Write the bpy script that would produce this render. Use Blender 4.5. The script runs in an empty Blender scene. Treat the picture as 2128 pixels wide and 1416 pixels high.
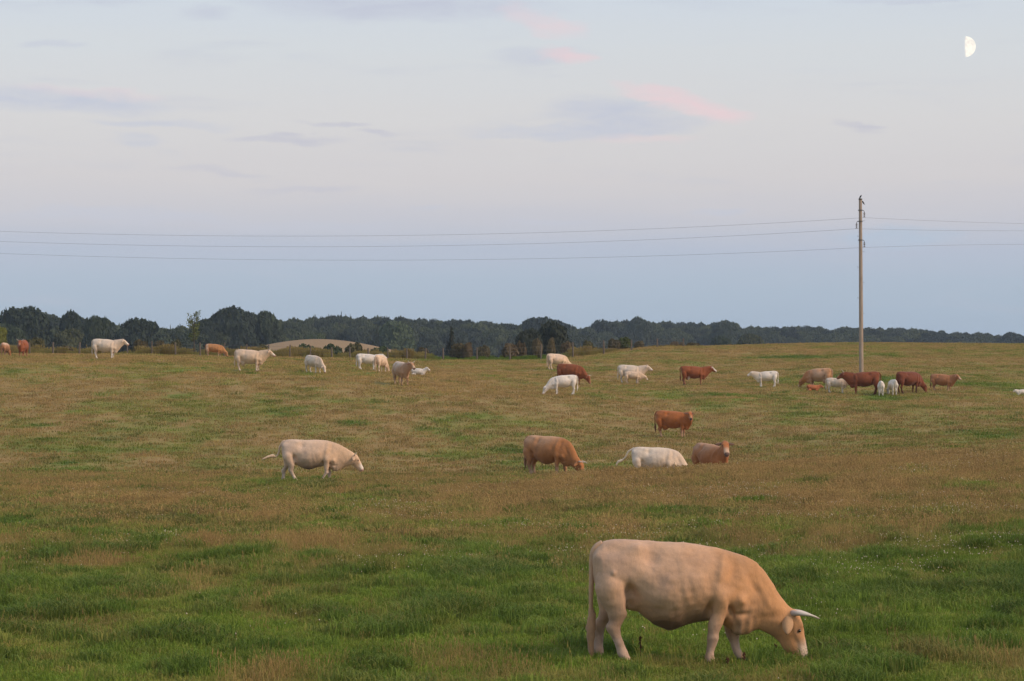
import bpy, bmesh, math, random
import numpy as np
from mathutils import Vector, Matrix

R = math.radians
F = 4850.0            # focal length in photo pixels (photo 2128 x 1416)
HOR = 730.0           # row of the true horizon in the photo
CZ = 4.0              # camera height above datum

# ------------------------------------------------------------------ camera
scene = bpy.context.scene
cam_d = bpy.data.cameras.new('camera')
cam = bpy.data.objects.new('camera', cam_d)
scene.collection.objects.link(cam)
cam_d.sensor_width = 36.0
cam_d.lens = F / 2128.0 * 36.0
cam_d.clip_start = 0.5
cam_d.clip_end = 20000.0
cam.location = (0, 0, CZ)
cam.rotation_euler = (R(90) + math.atan((HOR - 708.0) / F), 0, 0)
scene.camera = cam

# ------------------------------------------------------------------ world
SUN_EL, SUN_AZ = R(34.0), R(114.0)   # azimuth clockwise from +Y (view direction): right and a little behind
world = bpy.data.worlds.new('World')
scene.world = world
world.use_nodes = True
WN = world.node_tree
WN.nodes.clear()


class NT:
    """small helper for building node trees"""
    def __init__(self, tree):
        self.t = tree

    def node(self, typ, **kw):
        n = self.t.nodes.new(typ)
        for k, v in kw.items():
            setattr(n, k, v)
        return n

    def put(self, sock, v):
        if hasattr(v, 'links') or isinstance(v, bpy.types.NodeSocket):
            self.t.links.new(v, sock)
        else:
            sock.default_value = v

    def math(self, op, a, b=0.0, c=0.0, clamp=False):
        n = self.node('ShaderNodeMath', operation=op, use_clamp=clamp)
        self.put(n.inputs[0], a)
        self.put(n.inputs[1], b)
        self.put(n.inputs[2], c)
        return n.outputs[0]

    def mix(self, fac, a, b, mode='MIX'):
        n = self.node('ShaderNodeMix', data_type='RGBA', blend_type=mode, clamp_factor=True)
        self.put(n.inputs[0], fac)
        for s, v in ((n.inputs[6], a), (n.inputs[7], b)):
            if isinstance(v, (tuple, list)) and len(v) == 3:
                v = (*v, 1.0)
            self.put(s, v)
        return n.outputs[2]

    def noise(self, vec, scale, detail=3.0, rough=0.5, dist=0.0):
        n = self.node('ShaderNodeTexNoise')
        self.put(n.inputs['Vector'], vec)
        n.inputs['Scale'].default_value = scale
        n.inputs['Detail'].default_value = detail
        n.inputs['Roughness'].default_value = rough
        n.inputs['Distortion'].default_value = dist
        return n.outputs['Fac']

    def ramp(self, fac, stops, interp='EASE'):
        n = self.node('ShaderNodeValToRGB')
        cr = n.color_ramp
        cr.interpolation = interp
        while len(cr.elements) < len(stops):
            cr.elements.new(0.5)
        for e, (p, c) in zip(cr.elements, stops):
            e.position = p
            e.color = (*c, 1.0) if len(c) == 3 else c
        self.put(n.inputs[0], fac)
        return n.outputs[0]

    def smooth(self, v, lo, hi):
        n = self.node('ShaderNodeMapRange', interpolation_type='SMOOTHSTEP')
        self.put(n.inputs[0], v)
        n.inputs[1].default_value = lo
        n.inputs[2].default_value = hi
        return n.outputs[0]

    def comb(self, x, y, z):
        n = self.node('ShaderNodeCombineXYZ')
        self.put(n.inputs[0], x)
        self.put(n.inputs[1], y)
        self.put(n.inputs[2], z)
        return n.outputs[0]


def lin(r, g, b):
    def f(c):
        c /= 255.0
        return c / 12.92 if c <= 0.04045 else ((c + 0.055) / 1.055) ** 2.4
    return (f(r), f(g), f(b))


def build_sky():
    w = NT(WN)
    tc = w.node('ShaderNodeTexCoord')
    sep = w.node('ShaderNodeSeparateXYZ')
    w.put(sep.inputs[0], tc.outputs['Generated'])
    x, y, z = sep.outputs
    az = w.math('ARCTAN2', x, y)
    el = w.math('ARCSINE', z)
    sky = w.node('ShaderNodeTexSky', sky_type='NISHITA')
    sky.sun_disc = False
    sky.sun_elevation = SUN_EL
    sky.sun_rotation = SUN_AZ
    sky.altitude = 50
    sky.air_density = 1.0
    sky.dust_density = 1.5
    sky.ozone_density = 1.5
    # dusk sky: blue grey earth shadow at the horizon, pale warm belt, soft blue above (by elevation only)
    fac = w.math('MULTIPLY', w.math('MAXIMUM', el, 0.0), 1.0 / 1.5708)
    q = 1.0 / (F * 1.5708)

    def pos(row):
        return max(0.0, (HOR - row) * q)
    wob = w.noise(w.comb(w.math('MULTIPLY', az, 4.0), w.math('MULTIPLY', el, 60.0), 0.0), 1.6, 5.0, 0.6)
    fac2 = w.math('ADD', fac, w.math('MULTIPLY', w.math('SUBTRACT', wob, 0.5), 60 * q))
    base = w.ramp(fac2, [
        (0.0, lin(169, 187, 206)), (pos(590), lin(173, 188, 206)), (pos(520), lin(182, 190, 208)),
        (pos(455), lin(199, 198, 207)), (pos(380), lin(210, 205, 207)), (pos(250), lin(215, 212, 212)),
        (pos(100), lin(213, 216, 219)), (pos(-40), lin(207, 215, 225)), (0.35, lin(188, 206, 228)),
        (1.0, lin(168, 192, 222))], 'LINEAR')
    # fine streaky cloud veil everywhere
    uv = w.comb(w.math('MULTIPLY', az, 9.0), w.math('MULTIPLY', el, 60.0), 0.0)
    st = w.noise(uv, 1.3, 6.0, 0.6, 0.3)
    veil = w.math('MULTIPLY', w.smooth(st, 0.52, 0.78), 0.35)
    col = w.mix(veil, base, lin(190, 193, 208))
    # warp for cloud edges, in radians
    wuv = w.comb(w.math('MULTIPLY', az, 22.0), w.math('MULTIPLY', el, 75.0), 0.0)
    wu = w.math('MULTIPLY', w.math('SUBTRACT', w.noise(wuv, 1.0, 6.0, 0.62), 0.5), 190.0)
    wuv2 = w.comb(w.math('MULTIPLY', az, 26.0), w.math('MULTIPLY', el, 90.0), 7.3)
    wv = w.math('MULTIPLY', w.math('SUBTRACT', w.noise(wuv2, 1.0, 6.0, 0.62), 0.5), 62.0)
    U = w.math('ADD', w.math('MULTIPLY', az, F), wu)
    V = w.math('ADD', w.math('MULTIPLY', el, F), wv)
    LAV, PINK, BLUE, GREY = lin(196, 199, 213), lin(235, 207, 210), lin(178, 194, 214), lin(198, 196, 206)
    clouds = [  # row/col centre, half sizes, slope, colour, strength
        (850, 14, 300, 30, 0.0, LAV, .85), (640, 0, 160, 20, 0, LAV, .5), (1130, 45, 85, 20, .28, PINK, .55), (200, 5, 130, 14, 0, LAV, .6),
        (1120, 112, 100, 17, 0, LAV, .6), (1180, 114, 48, 14, .3, PINK, .75),
        (1285, 240, 118, 29, .08, LAV, .9), (1170, 272, 175, 14, 0, LAV, .85), (1340, 258, 140, 15, -.05, LAV, .55),
        (1400, 213, 112, 21, .28, PINK, 1.0), (1500, 238, 70, 12, .1, PINK, .6), (1330, 285, 120, 9, 0, PINK, .3),
        (110, 218, 230, 22, .04, LAV, .9), (180, 200, 160, 10, .05, PINK, .3), (340, 262, 150, 8, 0, LAV, .75), (285, 296, 45, 12, .15, LAV, .5),
        (600, 290, 115, 7, .03, GREY, .95), (680, 258, 65, 5, 0.03, GREY, .8), (770, 275, 60, 5, .06, GREY, .8),
        (440, 364, 110, 8, .04, GREY, .8), (640, 397, 120, 8, -.03, GREY, .75), (430, 30, 60, 15, .05, LAV, .65), (90, 104, 70, 9, 0, LAV, .6),
        (1790, 269, 48, 8, .02, GREY, .9), (1500, 440, 65, 7, 0, LAV, .8), (1850, 496, 130, 22, 0, BLUE, .85), (1900, 4, 170, 10, 0, LAV, .7),
        (1130, 460, 120, 6, 0, LAV, .5), (250, 455, 260, 14, .02, LAV, .6), (620, 470, 200, 12, 0, LAV, .5), (870, 433, 40, 6, 0, LAV, .6)]
    er = w.noise(w.comb(w.math('MULTIPLY', az, 34.0), w.math('MULTIPLY', el, 150.0), 3.1), 1.0, 7.0, 0.66, 0.6)
    er = w.math('ADD', 0.52, w.math('MULTIPLY', w.smooth(er, 0.34, 0.66), 0.48))
    for (cx, cy, rx, ry, sl, c, s) in clouds:
        u0 = math.atan((cx - 1064) / F) * F
        v0 = math.atan((HOR - cy) / F) * F
        du = w.math('SUBTRACT', U, u0)
        dv = w.math('ADD', w.math('SUBTRACT', V, v0), w.math('MULTIPLY', du, sl))
        a = w.math('MULTIPLY', du, 1.0 / (rx * 1.12))
        b = w.math('MULTIPLY', dv, 1.0 / (ry * 1.35))
        r2 = w.math('ADD', w.math('MULTIPLY', a, a), w.math('MULTIPLY', b, b))
        m = w.math('MULTIPLY', w.math('SUBTRACT', 1.0, w.smooth(r2, -0.25, 1.25)), w.math('MULTIPLY', er, s * 1.18))
        col = w.mix(m, col, c)
    # daylight sky texture carries the glow round the low sun; the dusk colours sit over it
    nish = w.mix(1.0, sky.outputs[0], (0.1, 0.1, 0.1), 'MULTIPLY')
    tot = w.mix(0.88, nish, col)
    tot10 = w.mix(1.0, tot, (10.0, 10.0, 10.0), 'MULTIPLY')
    bg = w.node('ShaderNodeBackground')
    bg.inputs['Strength'].default_value = 0.107
    w.put(bg.inputs['Color'], tot10)
    out = w.node('ShaderNodeOutputWorld')
    w.put(out.inputs['Surface'], bg.outputs[0])


build_sky()

# ------------------------------------------------------------------ sun and exposure
sd = bpy.data.lights.new('sun', 'SUN')
sd.energy = 2.8
sd.angle = R(28)
sd.color = (1.0, 0.74, 0.53)
sun = bpy.data.objects.new('sun', sd)
scene.collection.objects.link(sun)
sdir = Vector((math.sin(SUN_AZ) * math.cos(SUN_EL), math.cos(SUN_AZ) * math.cos(SUN_EL), math.sin(SUN_EL)))
sun.rotation_euler = sdir.to_track_quat('Z', 'Y').to_euler()
sun.location = sdir * 60

vs = scene.view_settings
vs.view_transform = 'Standard'
vs.look = 'None'
vs.gamma = 1.0
vs.exposure = 0.0
vs.use_curve_mapping = False
scene.render.engine = 'CYCLES'
cy = scene.cycles
cy.use_denoising = True
cy.max_bounces = 5
cy.diffuse_bounces = 3
cy.glossy_bounces = 2
cy.transmission_bounces = 3
cy.transparent_max_bounces = 6
cy.volume_bounces = 0
cy.sample_clamp_indirect = 4.0

# ------------------------------------------------------------------ helpers
rng = np.random.default_rng(11)
random.seed(5)
COL = scene.collection


def link(o, parent=None):
    COL.objects.link(o)
    if parent is not None:
        o.parent = parent
    return o


def empty(name, loc, rz=0.0, label=None, cat=None, group=None):
    o = bpy.data.objects.new(name, None)
    o.empty_display_size = 0.3
    o.location = loc
    o.rotation_euler = (0, 0, rz)
    link(o)
    tag(o, label, cat, group)
    return o


def tag(o, label=None, cat=None, group=None, kind=None):
    if label:
        o['label'] = label
    if cat:
        o['category'] = cat
    if group:
        o['group'] = group
    if kind:
        o['kind'] = kind
    return o


def mesh_np(name, verts, faces, mat=None, smooth=False):
    me = bpy.data.meshes.new(name)
    me.from_pydata([tuple(v) for v in verts] if not isinstance(verts, np.ndarray) else verts.tolist(), [],
                   faces if isinstance(faces, list) else faces.tolist())
    if mat is not None:
        for m in (mat if isinstance(mat, (list, tuple)) else [mat]):
            me.materials.append(m)
    if smooth:
        me.polygons.foreach_set('use_smooth', [True] * len(me.polygons))
    me.update()
    return me


def obj(name, me, parent=None, loc=None):
    o = bpy.data.objects.new(name, me)
    if loc is not None:
        o.location = loc
    return link(o, parent)


def vnoise(x, y, seed=0):
    """smooth value noise, vectorised"""
    x = np.asarray(x, float)
    y = np.asarray(y, float)
    xi = np.floor(x).astype(np.int64)
    yi = np.floor(y).astype(np.int64)
    xf = x - xi
    yf = y - yi

    def h(a, b):
        n = (a * 374761393 + b * 668265263 + seed * 974634777) & 0x7fffffff
        n = ((n ^ (n >> 13)) * 1274126177) & 0x7fffffff
        n = n ^ (n >> 16)
        return (n & 0xffff) / 65535.0
    u = xf * xf * xf * (xf * (xf * 6 - 15) + 10)
    v = yf * yf * yf * (yf * (yf * 6 - 15) + 10)
    a = h(xi, yi) * (1 - u) + h(xi + 1, yi) * u
    b = h(xi, yi + 1) * (1 - u) + h(xi + 1, yi + 1) * u
    return a * (1 - v) + b * v


def fbm(x, y, seed=0, octv=4):
    s, a, t = 0.0, 0.5, 0.0
    for i in range(octv):
        s = s + a * vnoise(x * 2 ** i + 17.3 * i, y * 2 ** i - 9.1 * i, seed + i)
        t += a
        a *= 0.5
    return s / t


def sstep(x, a, b):
    t = np.clip((np.asarray(x, float) - a) / (b - a), 0, 1)
    return t * t * (3 - 2 * t)


# ------------------------------------------------------------------ terrain
DD = [0, 12, 20, 28, 45, 60, 75, 85, 95, 105, 120, 135, 150, 165, 185, 205, 230, 260, 300, 400, 520, 700]
TAB = {
    -500: [-1.7, -2.8, -3.7, -3.75, -3.84, -4.04, -4.24, -4.5, -4.95, -4.5, -3.3, -2.1, -0.95, -0.45, -0.4, -0.35, -0.6, -1.5, -3, -5, -5.2, -5.2],
    0: [-1.7, -2.8, -3.7, -3.75, -3.85, -4.04, -4.26, -4.5, -4.95, -4.5, -3.3, -2.15, -1, -0.48, -0.42, -0.33, -0.6, -1.5, -3, -5, -5.2, -5.2],
    500: [-1.7, -2.8, -3.7, -3.75, -3.87, -4.09, -4.32, -4.6, -5, -4.6, -3.45, -2.15, -1.15, -0.75, -0.6, -0.5, -0.9, -1.7, -3.2, -5, -5.2, -5.2],
    1064: [-1.7, -2.8, -3.7, -3.75, -3.85, -4.02, -4.19, -4.6, -5.05, -4.85, -3.9, -2.75, -2.3, -2, -1.45, -0.85, -0.85, -1.5, -3, -5, -5.2, -5.2],
    1400: [-1.7, -2.8, -3.7, -3.75, -3.8, -3.83, -3.85, -4.8, -5, -4.85, -4.2, -3.3, -2.65, -2.3, -1.5, -0.6, 0.4, 0.3, -1, -5, -5.2, -5.2],
    1800: [-1.7, -2.8, -3.7, -3.75, -3.7, -3.64, -3.52, -4.1, -4.3, -4.4, -4.05, -3.3, -2.7, -2.1, -1.2, -0.5, 0.3, 0.88, 0.8, -3, -5, -5.2],
    2128: [-1.7, -2.8, -3.7, -3.75, -3.65, -3.49, -3.26, -3.7, -4, -4.1, -3.9, -3.2, -2.7, -2.2, -1.3, -0.6, 0.2, 0.75, 0.8, -3, -5, -5.2],
    2700: [-1.7, -2.8, -3.7, -3.75, -3.6, -3.34, -3.02, -3.3, -3.7, -3.9, -3.8, -3.2, -2.7, -2.2, -1.3, -0.6, 0.2, 0.75, 0.8, -3, -5, -5.2],
}


def pchip(xs, ys, xq):
    xs = np.array(xs, float)
    ys = np.array(ys, float)
    h = np.diff(xs)
    dl = np.diff(ys) / h
    m = np.zeros_like(ys)
    for i in range(1, len(xs) - 1):
        if dl[i - 1] * dl[i] > 0:
            w1 = 2 * h[i] + h[i - 1]
            w2 = h[i] + 2 * h[i - 1]
            m[i] = (w1 + w2) / (w1 / dl[i - 1] + w2 / dl[i])
    m[0], m[-1] = dl[0], dl[-1]
    xq = np.clip(xq, xs[0], xs[-1])
    k = np.clip(np.searchsorted(xs, xq, 'right') - 1, 0, len(h) - 1)
    t = (xq - xs[k]) / h[k]
    return ((2 * t**3 - 3 * t**2 + 1) * ys[k] + (t**3 - 2 * t**2 + t) * h[k] * m[k]
            + (-2 * t**3 + 3 * t**2) * ys[k + 1] + (t**3 - t**2) * h[k] * m[k + 1])


GD = np.arange(0, 701, 1.0)
GP = np.arange(-500, 2701, 20.0)
_pk = sorted(TAB)
_rows = np.stack([pchip(DD, TAB[p], GD) for p in _pk])          # (cols, d)
GRID = np.stack([pchip(_pk, _rows[:, j], GP) for j in range(len(GD))], 1)   # (px, d)


def pxcol(X, Y):
    return 1064 + F * np.asarray(X, float) / np.maximum(np.asarray(Y, float), 20.0)


def ground(X, Y, bumps=True):
    X = np.asarray(X, float)
    Y = np.asarray(Y, float)
    p = np.clip((pxcol(X, Y) + 500) / 20.0, 0, len(GP) - 1.001)
    d = np.clip(Y, 0, 699.9)
    i = np.floor(p).astype(int)
    j = np.floor(d).astype(int)
    a, b = p - i, d - j
    z = (GRID[i, j] * (1 - a) * (1 - b) + GRID[i + 1, j] * a * (1 - b)
         + GRID[i, j + 1] * (1 - a) * b + GRID[i + 1, j + 1] * a * b)
    hx = (660 - 1064) / F * 600
    z = z + 8.3 * np.exp(-(((X - hx) / 30.0) ** 2) - ((Y - 600) / 70.0) ** 2)
    if bumps:
        z = z + (fbm(X / 2.6, Y / 3.4, 3, 3) - 0.5) * 0.22 * sstep(Y, 8, 22) * (1 - sstep(Y, 200, 240))
        z = z + (fbm(X / 11.0, Y / 15.0, 9, 2) - 0.5) * 0.35 * sstep(Y, 100, 140) * (1 - sstep(Y, 190, 225))
    return z + CZ


def at(px, d, lift=0.0):
    X = (px - 1064) / F * d
    return Vector((X, d, float(ground(X, d)) + lift))


def solve_d(px, row, guess, lo=0.86, hi=1.14):
    ds = np.linspace(guess * lo, guess * hi, 200)
    X = (px - 1064) / F * ds
    r = HOR - F * (ground(X, ds) - CZ) / ds
    e = np.abs(r - row) + np.abs(ds - guess) * 0.02
    return float(ds[np.argmin(e)])


def ray(px, row, d):
    return Vector(((px - 1064) / F * d, d, CZ + (HOR - row) / F * d))


# spots of lush / dry grass read off the photograph: column, row, distance, radius across, radius along, amount
SPOTS_LUSH = []
SPOTS_DRY = []


def row_to_d(px, row):
    ds = np.concatenate([np.linspace(24, 76, 260), np.linspace(97, 215, 400)])
    X = (px - 1064) / F * ds
    r = HOR - F * (ground(X, ds, False) - CZ) / ds
    return float(ds[np.argmin(np.abs(r - row))])


for px, row, rx, ry, a in [
        (905, 1280, 75, 18, 1.0), (215, 1226, 110, 16, .9), (30, 1228, 50, 14, .8), (1095, 1170, 55, 9, .9), (660, 1172, 45, 9, .8),
        (500, 1162, 60, 8, .8), (2095, 1205, 70, 18, .9), (1690, 1003, 40, 6, .8), (1190, 1033, 35, 5, .7), (380, 820, 30, 3, .8),
        (85, 882, 28, 4, .9), (735, 881, 35, 5, .9), (590, 862, 25, 3, .6), (100, 985, 50, 4, .7), (1640, 742, 120, 3, .9), (1000, 1210, 130, 12, .6),
        (300, 1340, 60, 9, .6), (140, 1285, 80, 9, .5), (1450, 1200, 220, 12, .5), (1850, 1250, 260, 20, .7), (1700, 1170, 140, 8, .5),
        (1430, 960, 40, 3, .6), (1500, 825, 60, 3, .6), (1850, 825, 80, 4, .6), (2040, 800, 80, 8, .5), (1780, 790, 140, 8, .4), (690, 1070, 40, 5, .6),
        (160, 1110, 40, 5, .6), (1150, 1290, 40, 8, .6), (880, 945, 90, 6, .5), (200, 935, 150, 6, .3), (1560, 1045, 60, 6, .5), (2000, 1010, 90, 8, .4), (1212, 1346, 26, 7, 1.0)]:
    d = row_to_d(px, row)
    d2 = row_to_d(px, row - ry)
    SPOTS_LUSH.append(((px - 1064) / F * d, d, rx / F * d, max(.5, abs(d2 - d)), a))
for px, row, rx, ry, a in [
        (437, 1135, 34, 9, 1.0), (690, 1138, 24, 7, 1.0), (620, 1140, 40, 10, .6), (930, 1372, 95, 14, .9), (560, 1400, 90, 14, .8), (1040, 1400, 60, 14, .7),
        (300, 1040, 300, 20, .4), (1100, 1020, 260, 16, .5), (1700, 965, 400, 12, .5), (420, 800, 420, 25, .35), (2060, 1395, 90, 14, .6), (250, 1175, 120, 9, .5),
        (1080, 815, 200, 12, .4)]:
    d = row_to_d(px, row)
    d2 = row_to_d(px, row - ry)
    SPOTS_DRY.append(((px - 1064) / F * d, d, rx / F * d, max(.5, abs(d2 - d)), a))


def grass_state(X, Y):
    """returns dry 0..1, lush 0..1"""
    X = np.asarray(X, float)
    Y = np.asarray(Y, float)
    px = pxcol(X, Y)
    b = np.interp(Y, [20, 28, 34, 40, 47, 55, 66, 76, 84, 100, 118, 132, 150, 200, 240, 300], [.14, .14, .14, .34, .48, .55, .62, .68, .68, .70, .70, .76, .82, .84, .80, .78])
    b = b - 0.12 * sstep(px, 1250, 1700) * sstep(Y, 120, 140) * (1 - sstep(Y, 185, 215))
    b = b - 0.08 * sstep(px, 1300, 1900) * (1 - sstep(Y, 45, 60))
    n1 = fbm(X / 7.0, Y / 11.0, 21, 3) - 0.5
    n2 = fbm(X / 1.9, Y / 2.6, 31, 3) - 0.5
    n3 = fbm(X / .55, Y / .8, 61, 2) - 0.5
    dry = b + 0.7 * n1 + 0.95 * n2 + 0.75 * n3
    k = 0.62 + Y / 230.0
    ln = 0.72 * fbm(X / (1.3 * k), Y / (1.6 * k), 41, 3) + 0.28 * fbm(X / (6.0 * k), Y / (7.0 * k), 43, 2)
    lush = sstep(ln, 0.600, 0.76) * (1.0 - 0.35 * np.clip(b, 0, 1))
    sm = fbm(X / (.62 * k), Y / (.85 * k), 47, 2)
    lush = np.maximum(lush, 0.75 * sstep(sm, 0.62, 0.80) * (1.0 - 0.3 * np.clip(b, 0, 1)))
    for (x0, y0, rx, ry, a) in SPOTS_LUSH:
        w = np.exp(-((X - x0) / rx) ** 2 - ((Y - y0) / ry) ** 2) * a
        dry = dry - w * 0.9
        lush = np.maximum(lush, w)
    for (x0, y0, rx, ry, a) in SPOTS_DRY:
        w = np.exp(-((X - x0) / rx) ** 2 - ((Y - y0) / ry) ** 2) * a
        dry = dry + w * 0.8
        lush = lush * (1 - w)
    # rank green verge beyond the fence
    v = sstep(px, 860, 930) * (1 - sstep(px, 1130, 1200)) * sstep(Y, 203, 210) * (1 - sstep(Y, 228, 240))
    dry = dry * (1 - v) + 0.02 * v
    lush = np.maximum(lush * (1 - v), 0.45 * v)
    dry = np.clip(dry - 0.42 * lush, 0, 1)
    return dry, np.clip(lush, 0, 1)


GREEN, DARK, DRY = (0.172, 0.248, 0.034), (0.100, 0.158, 0.031), (0.392, 0.262, 0.104)


def grass_color(w, dry, lush, tint, k=1.0):
    g = w.mix(lush, tuple(c * k for c in GREEN), tuple(c * k for c in DARK))
    c = w.mix(dry, g, tuple(c * k for c in DRY))
    f = w.math('ADD', 0.72, w.math('MULTIPLY', tint, 0.56))
    n = w.node('ShaderNodeVectorMath', operation='SCALE')
    w.put(n.inputs[0], c)
    w.put(n.inputs['Scale'], f)
    return n.outputs[0]


def new_mat(name):
    m = bpy.data.materials.new(name)
    m.use_nodes = True
    m.node_tree.nodes.clear()
    w = NT(m.node_tree)
    out = w.node('ShaderNodeOutputMaterial')
    return m, w, out


def attr(w, name, typ='GEOMETRY', out='Fac'):
    return w.node('ShaderNodeAttribute', attribute_name=name, attribute_type=typ).outputs[out]


def bsdf(w, out, color, rough=0.8, spec=0.2, **kw):
    p = w.node('ShaderNodeBsdfPrincipled')
    if isinstance(color, tuple) and len(color) == 3:
        color = (*color, 1)
    w.put(p.inputs['Base Color'], color)
    w.put(p.inputs['Roughness'], rough)
    p.inputs['Specular IOR Level'].default_value = spec
    for k, v in kw.items():
        w.put(p.inputs[k.replace('_', ' ')], v)
    w.put(out.inputs['Surface'], p.outputs[0])
    return p


def bump(w, p, height, strength=0.3, dist=0.02):
    b = w.node('ShaderNodeBump')
    b.inputs['Strength'].default_value = strength
    b.inputs['Distance'].default_value = dist
    w.put(b.inputs['Height'], height)
    w.put(p.inputs['Normal'], b.outputs[0])


def mat_ground():
    m, w, out = new_mat('pasture_ground')
    tc = w.node('ShaderNodeTexCoord')
    pos = tc.outputs['Object']
    dry, lush, stub, soil = attr(w, 'dry'), attr(w, 'lush'), attr(w, 'stubble'), attr(w, 'far')
    n = w.noise(pos, 3.2, 6, 0.65)
    n2 = w.noise(pos, 0.55, 4, 0.6)
    d2 = w.math('ADD', dry, w.math('MULTIPLY', w.math('SUBTRACT', n, 0.5), 1.1), clamp=True)
    c = grass_color(w, d2, lush, n2, 0.80)
    c = w.mix(stub, c, w.mix(w.noise(pos, 0.25, 4), (0.31, 0.205, 0.105), (0.25, 0.165, 0.085)))
    c = w.mix(soil, c, (0.06, 0.08, 0.03))
    p = bsdf(w, out, c, 0.9, 0.1)
    bump(w, p, w.noise(pos, 9.0, 5, 0.7), 0.8, 0.08)
    return m


def mat_grass():
    m, w, out = new_mat('grass_blade')
    dry, lush, tint = (attr(w, a, 'INSTANCER') for a in ('dry', 'lush', 'tint'))
    c = grass_color(w, dry, lush, tint)
    p = bsdf(w, out, c, 0.7, 0.15)
    tr = w.node('ShaderNodeBsdfTranslucent')
    w.put(tr.inputs[0], c)
    mx = w.node('ShaderNodeMixShader')
    mx.inputs[0].default_value = 0.3
    w.put(mx.inputs[1], p.outputs[0])
    w.put(mx.inputs[2], tr.outputs[0])
    w.put(out.inputs['Surface'], mx.outputs[0])
    return m


def build_ground():
    xs = np.concatenate([-np.geomspace(2400, 62, 26)[:-1], np.arange(-62, -17, 1.0), np.arange(-17, 17, 0.4), np.arange(17, 62, 1.0), np.geomspace(62, 2400, 26)])
    ys = np.concatenate([np.array([-150, -100, -60, -30, -15, -6, 0, 4, 8, 12, 16, 20, 23]), np.arange(25, 84, 0.5), np.arange(84, 245, 1.0), np.arange(245, 420, 5.0), np.geomspace(420, 2400, 40)])
    X, Y = np.meshgrid(xs, ys)
    Z = ground(X, Y)
    V = np.stack([X, Y, Z], -1).reshape(-1, 3)
    nx, ny = len(xs), len(ys)
    i = np.arange(nx * ny).reshape(ny, nx)
    Fc = np.stack([i[:-1, :-1], i[:-1, 1:], i[1:, 1:], i[1:, :-1]], -1).reshape(-1, 4)
    me = mesh_np('ground', V, Fc, mat_ground(), True)
    dry, lush = grass_state(V[:, 0], V[:, 1])
    hx = (660 - 1064) / F * 600
    st = sstep(V[:, 2] - CZ, -1.6, -1.2) * (V[:, 1] > 480) * (V[:, 1] < 720)
    far = sstep(V[:, 1], 300, 420) * (1 - st)
    for nm, a in (('dry', dry), ('lush', lush), ('stubble', st), ('far', far)):
        at_ = me.attributes.new(nm, 'FLOAT', 'POINT')
        at_.data.foreach_set('value', np.asarray(a, np.float32))
    o = obj('ground', me)
    tag(o, 'grazed pasture, dry brown and green, rolling up to a fence and wood', kind='structure')


build_ground()


# ------------------------------------------------------------------ instanced ground cover (stuff)
def blades(n, rad, h0, h1, w0, lean, seedhead=0.0, seed=0):
    r = np.random.default_rng(seed)
    V, Fc = [], []
    for k in range(n):
        a = r.uniform(0, 2 * math.pi)
        q = rad * math.sqrt(r.uniform())
        x, y = q * math.cos(a), q * math.sin(a)
        h = r.uniform(h0, h1)
        th = r.uniform(0, 2 * math.pi)
        ln = h * r.uniform(0.1, lean)
        lx, ly = math.cos(th) * ln, math.sin(th) * ln
        f = r.uniform(0, math.pi)
        wx, wy = math.cos(f) * w0 / 2, math.sin(f) * w0 / 2
        b = len(V)
        mx, my = x + lx * 0.35, y + ly * 0.35
        V += [(x - wx, y - wy, -0.03), (x + wx, y + wy, -0.03), (mx + wx * .8, my + wy * .8, h * .6), (mx - wx * .8, my - wy * .8, h * .6), (x + lx, y + ly, h * (1 - 0.25 * lean))]
        Fc += [(b, b + 1, b + 2, b + 3), (b + 3, b + 2, b + 4)]
        if r.uniform() < seedhead:
            b = len(V)
            s = w0 * 1.3
            zt = h * (1 - 0.25 * lean)
            V += [(x + lx - s, y + ly, zt * .93), (x + lx, y + ly - s, zt * .93), (x + lx + s, y + ly, zt * .93), (x + lx, y + ly + s, zt * .93), (x + lx, y + ly, zt * 1.12), (x + lx, y + ly, zt * .82)]
            Fc += [(b, b + 1, b + 4), (b + 1, b + 2, b + 4), (b + 2, b + 3, b + 4), (b + 3, b, b + 4), (b + 1, b, b + 5), (b + 2, b + 1, b + 5), (b + 3, b + 2, b + 5), (b, b + 3, b + 5)]
    return V, Fc


def template_collection(name, meshes):
    c = bpy.data.collections.new(name)
    for i, me in enumerate(meshes):
        o = bpy.data.objects.new('%s_%02d' % (name, i), me)
        c.objects.link(o)
    return c


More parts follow.
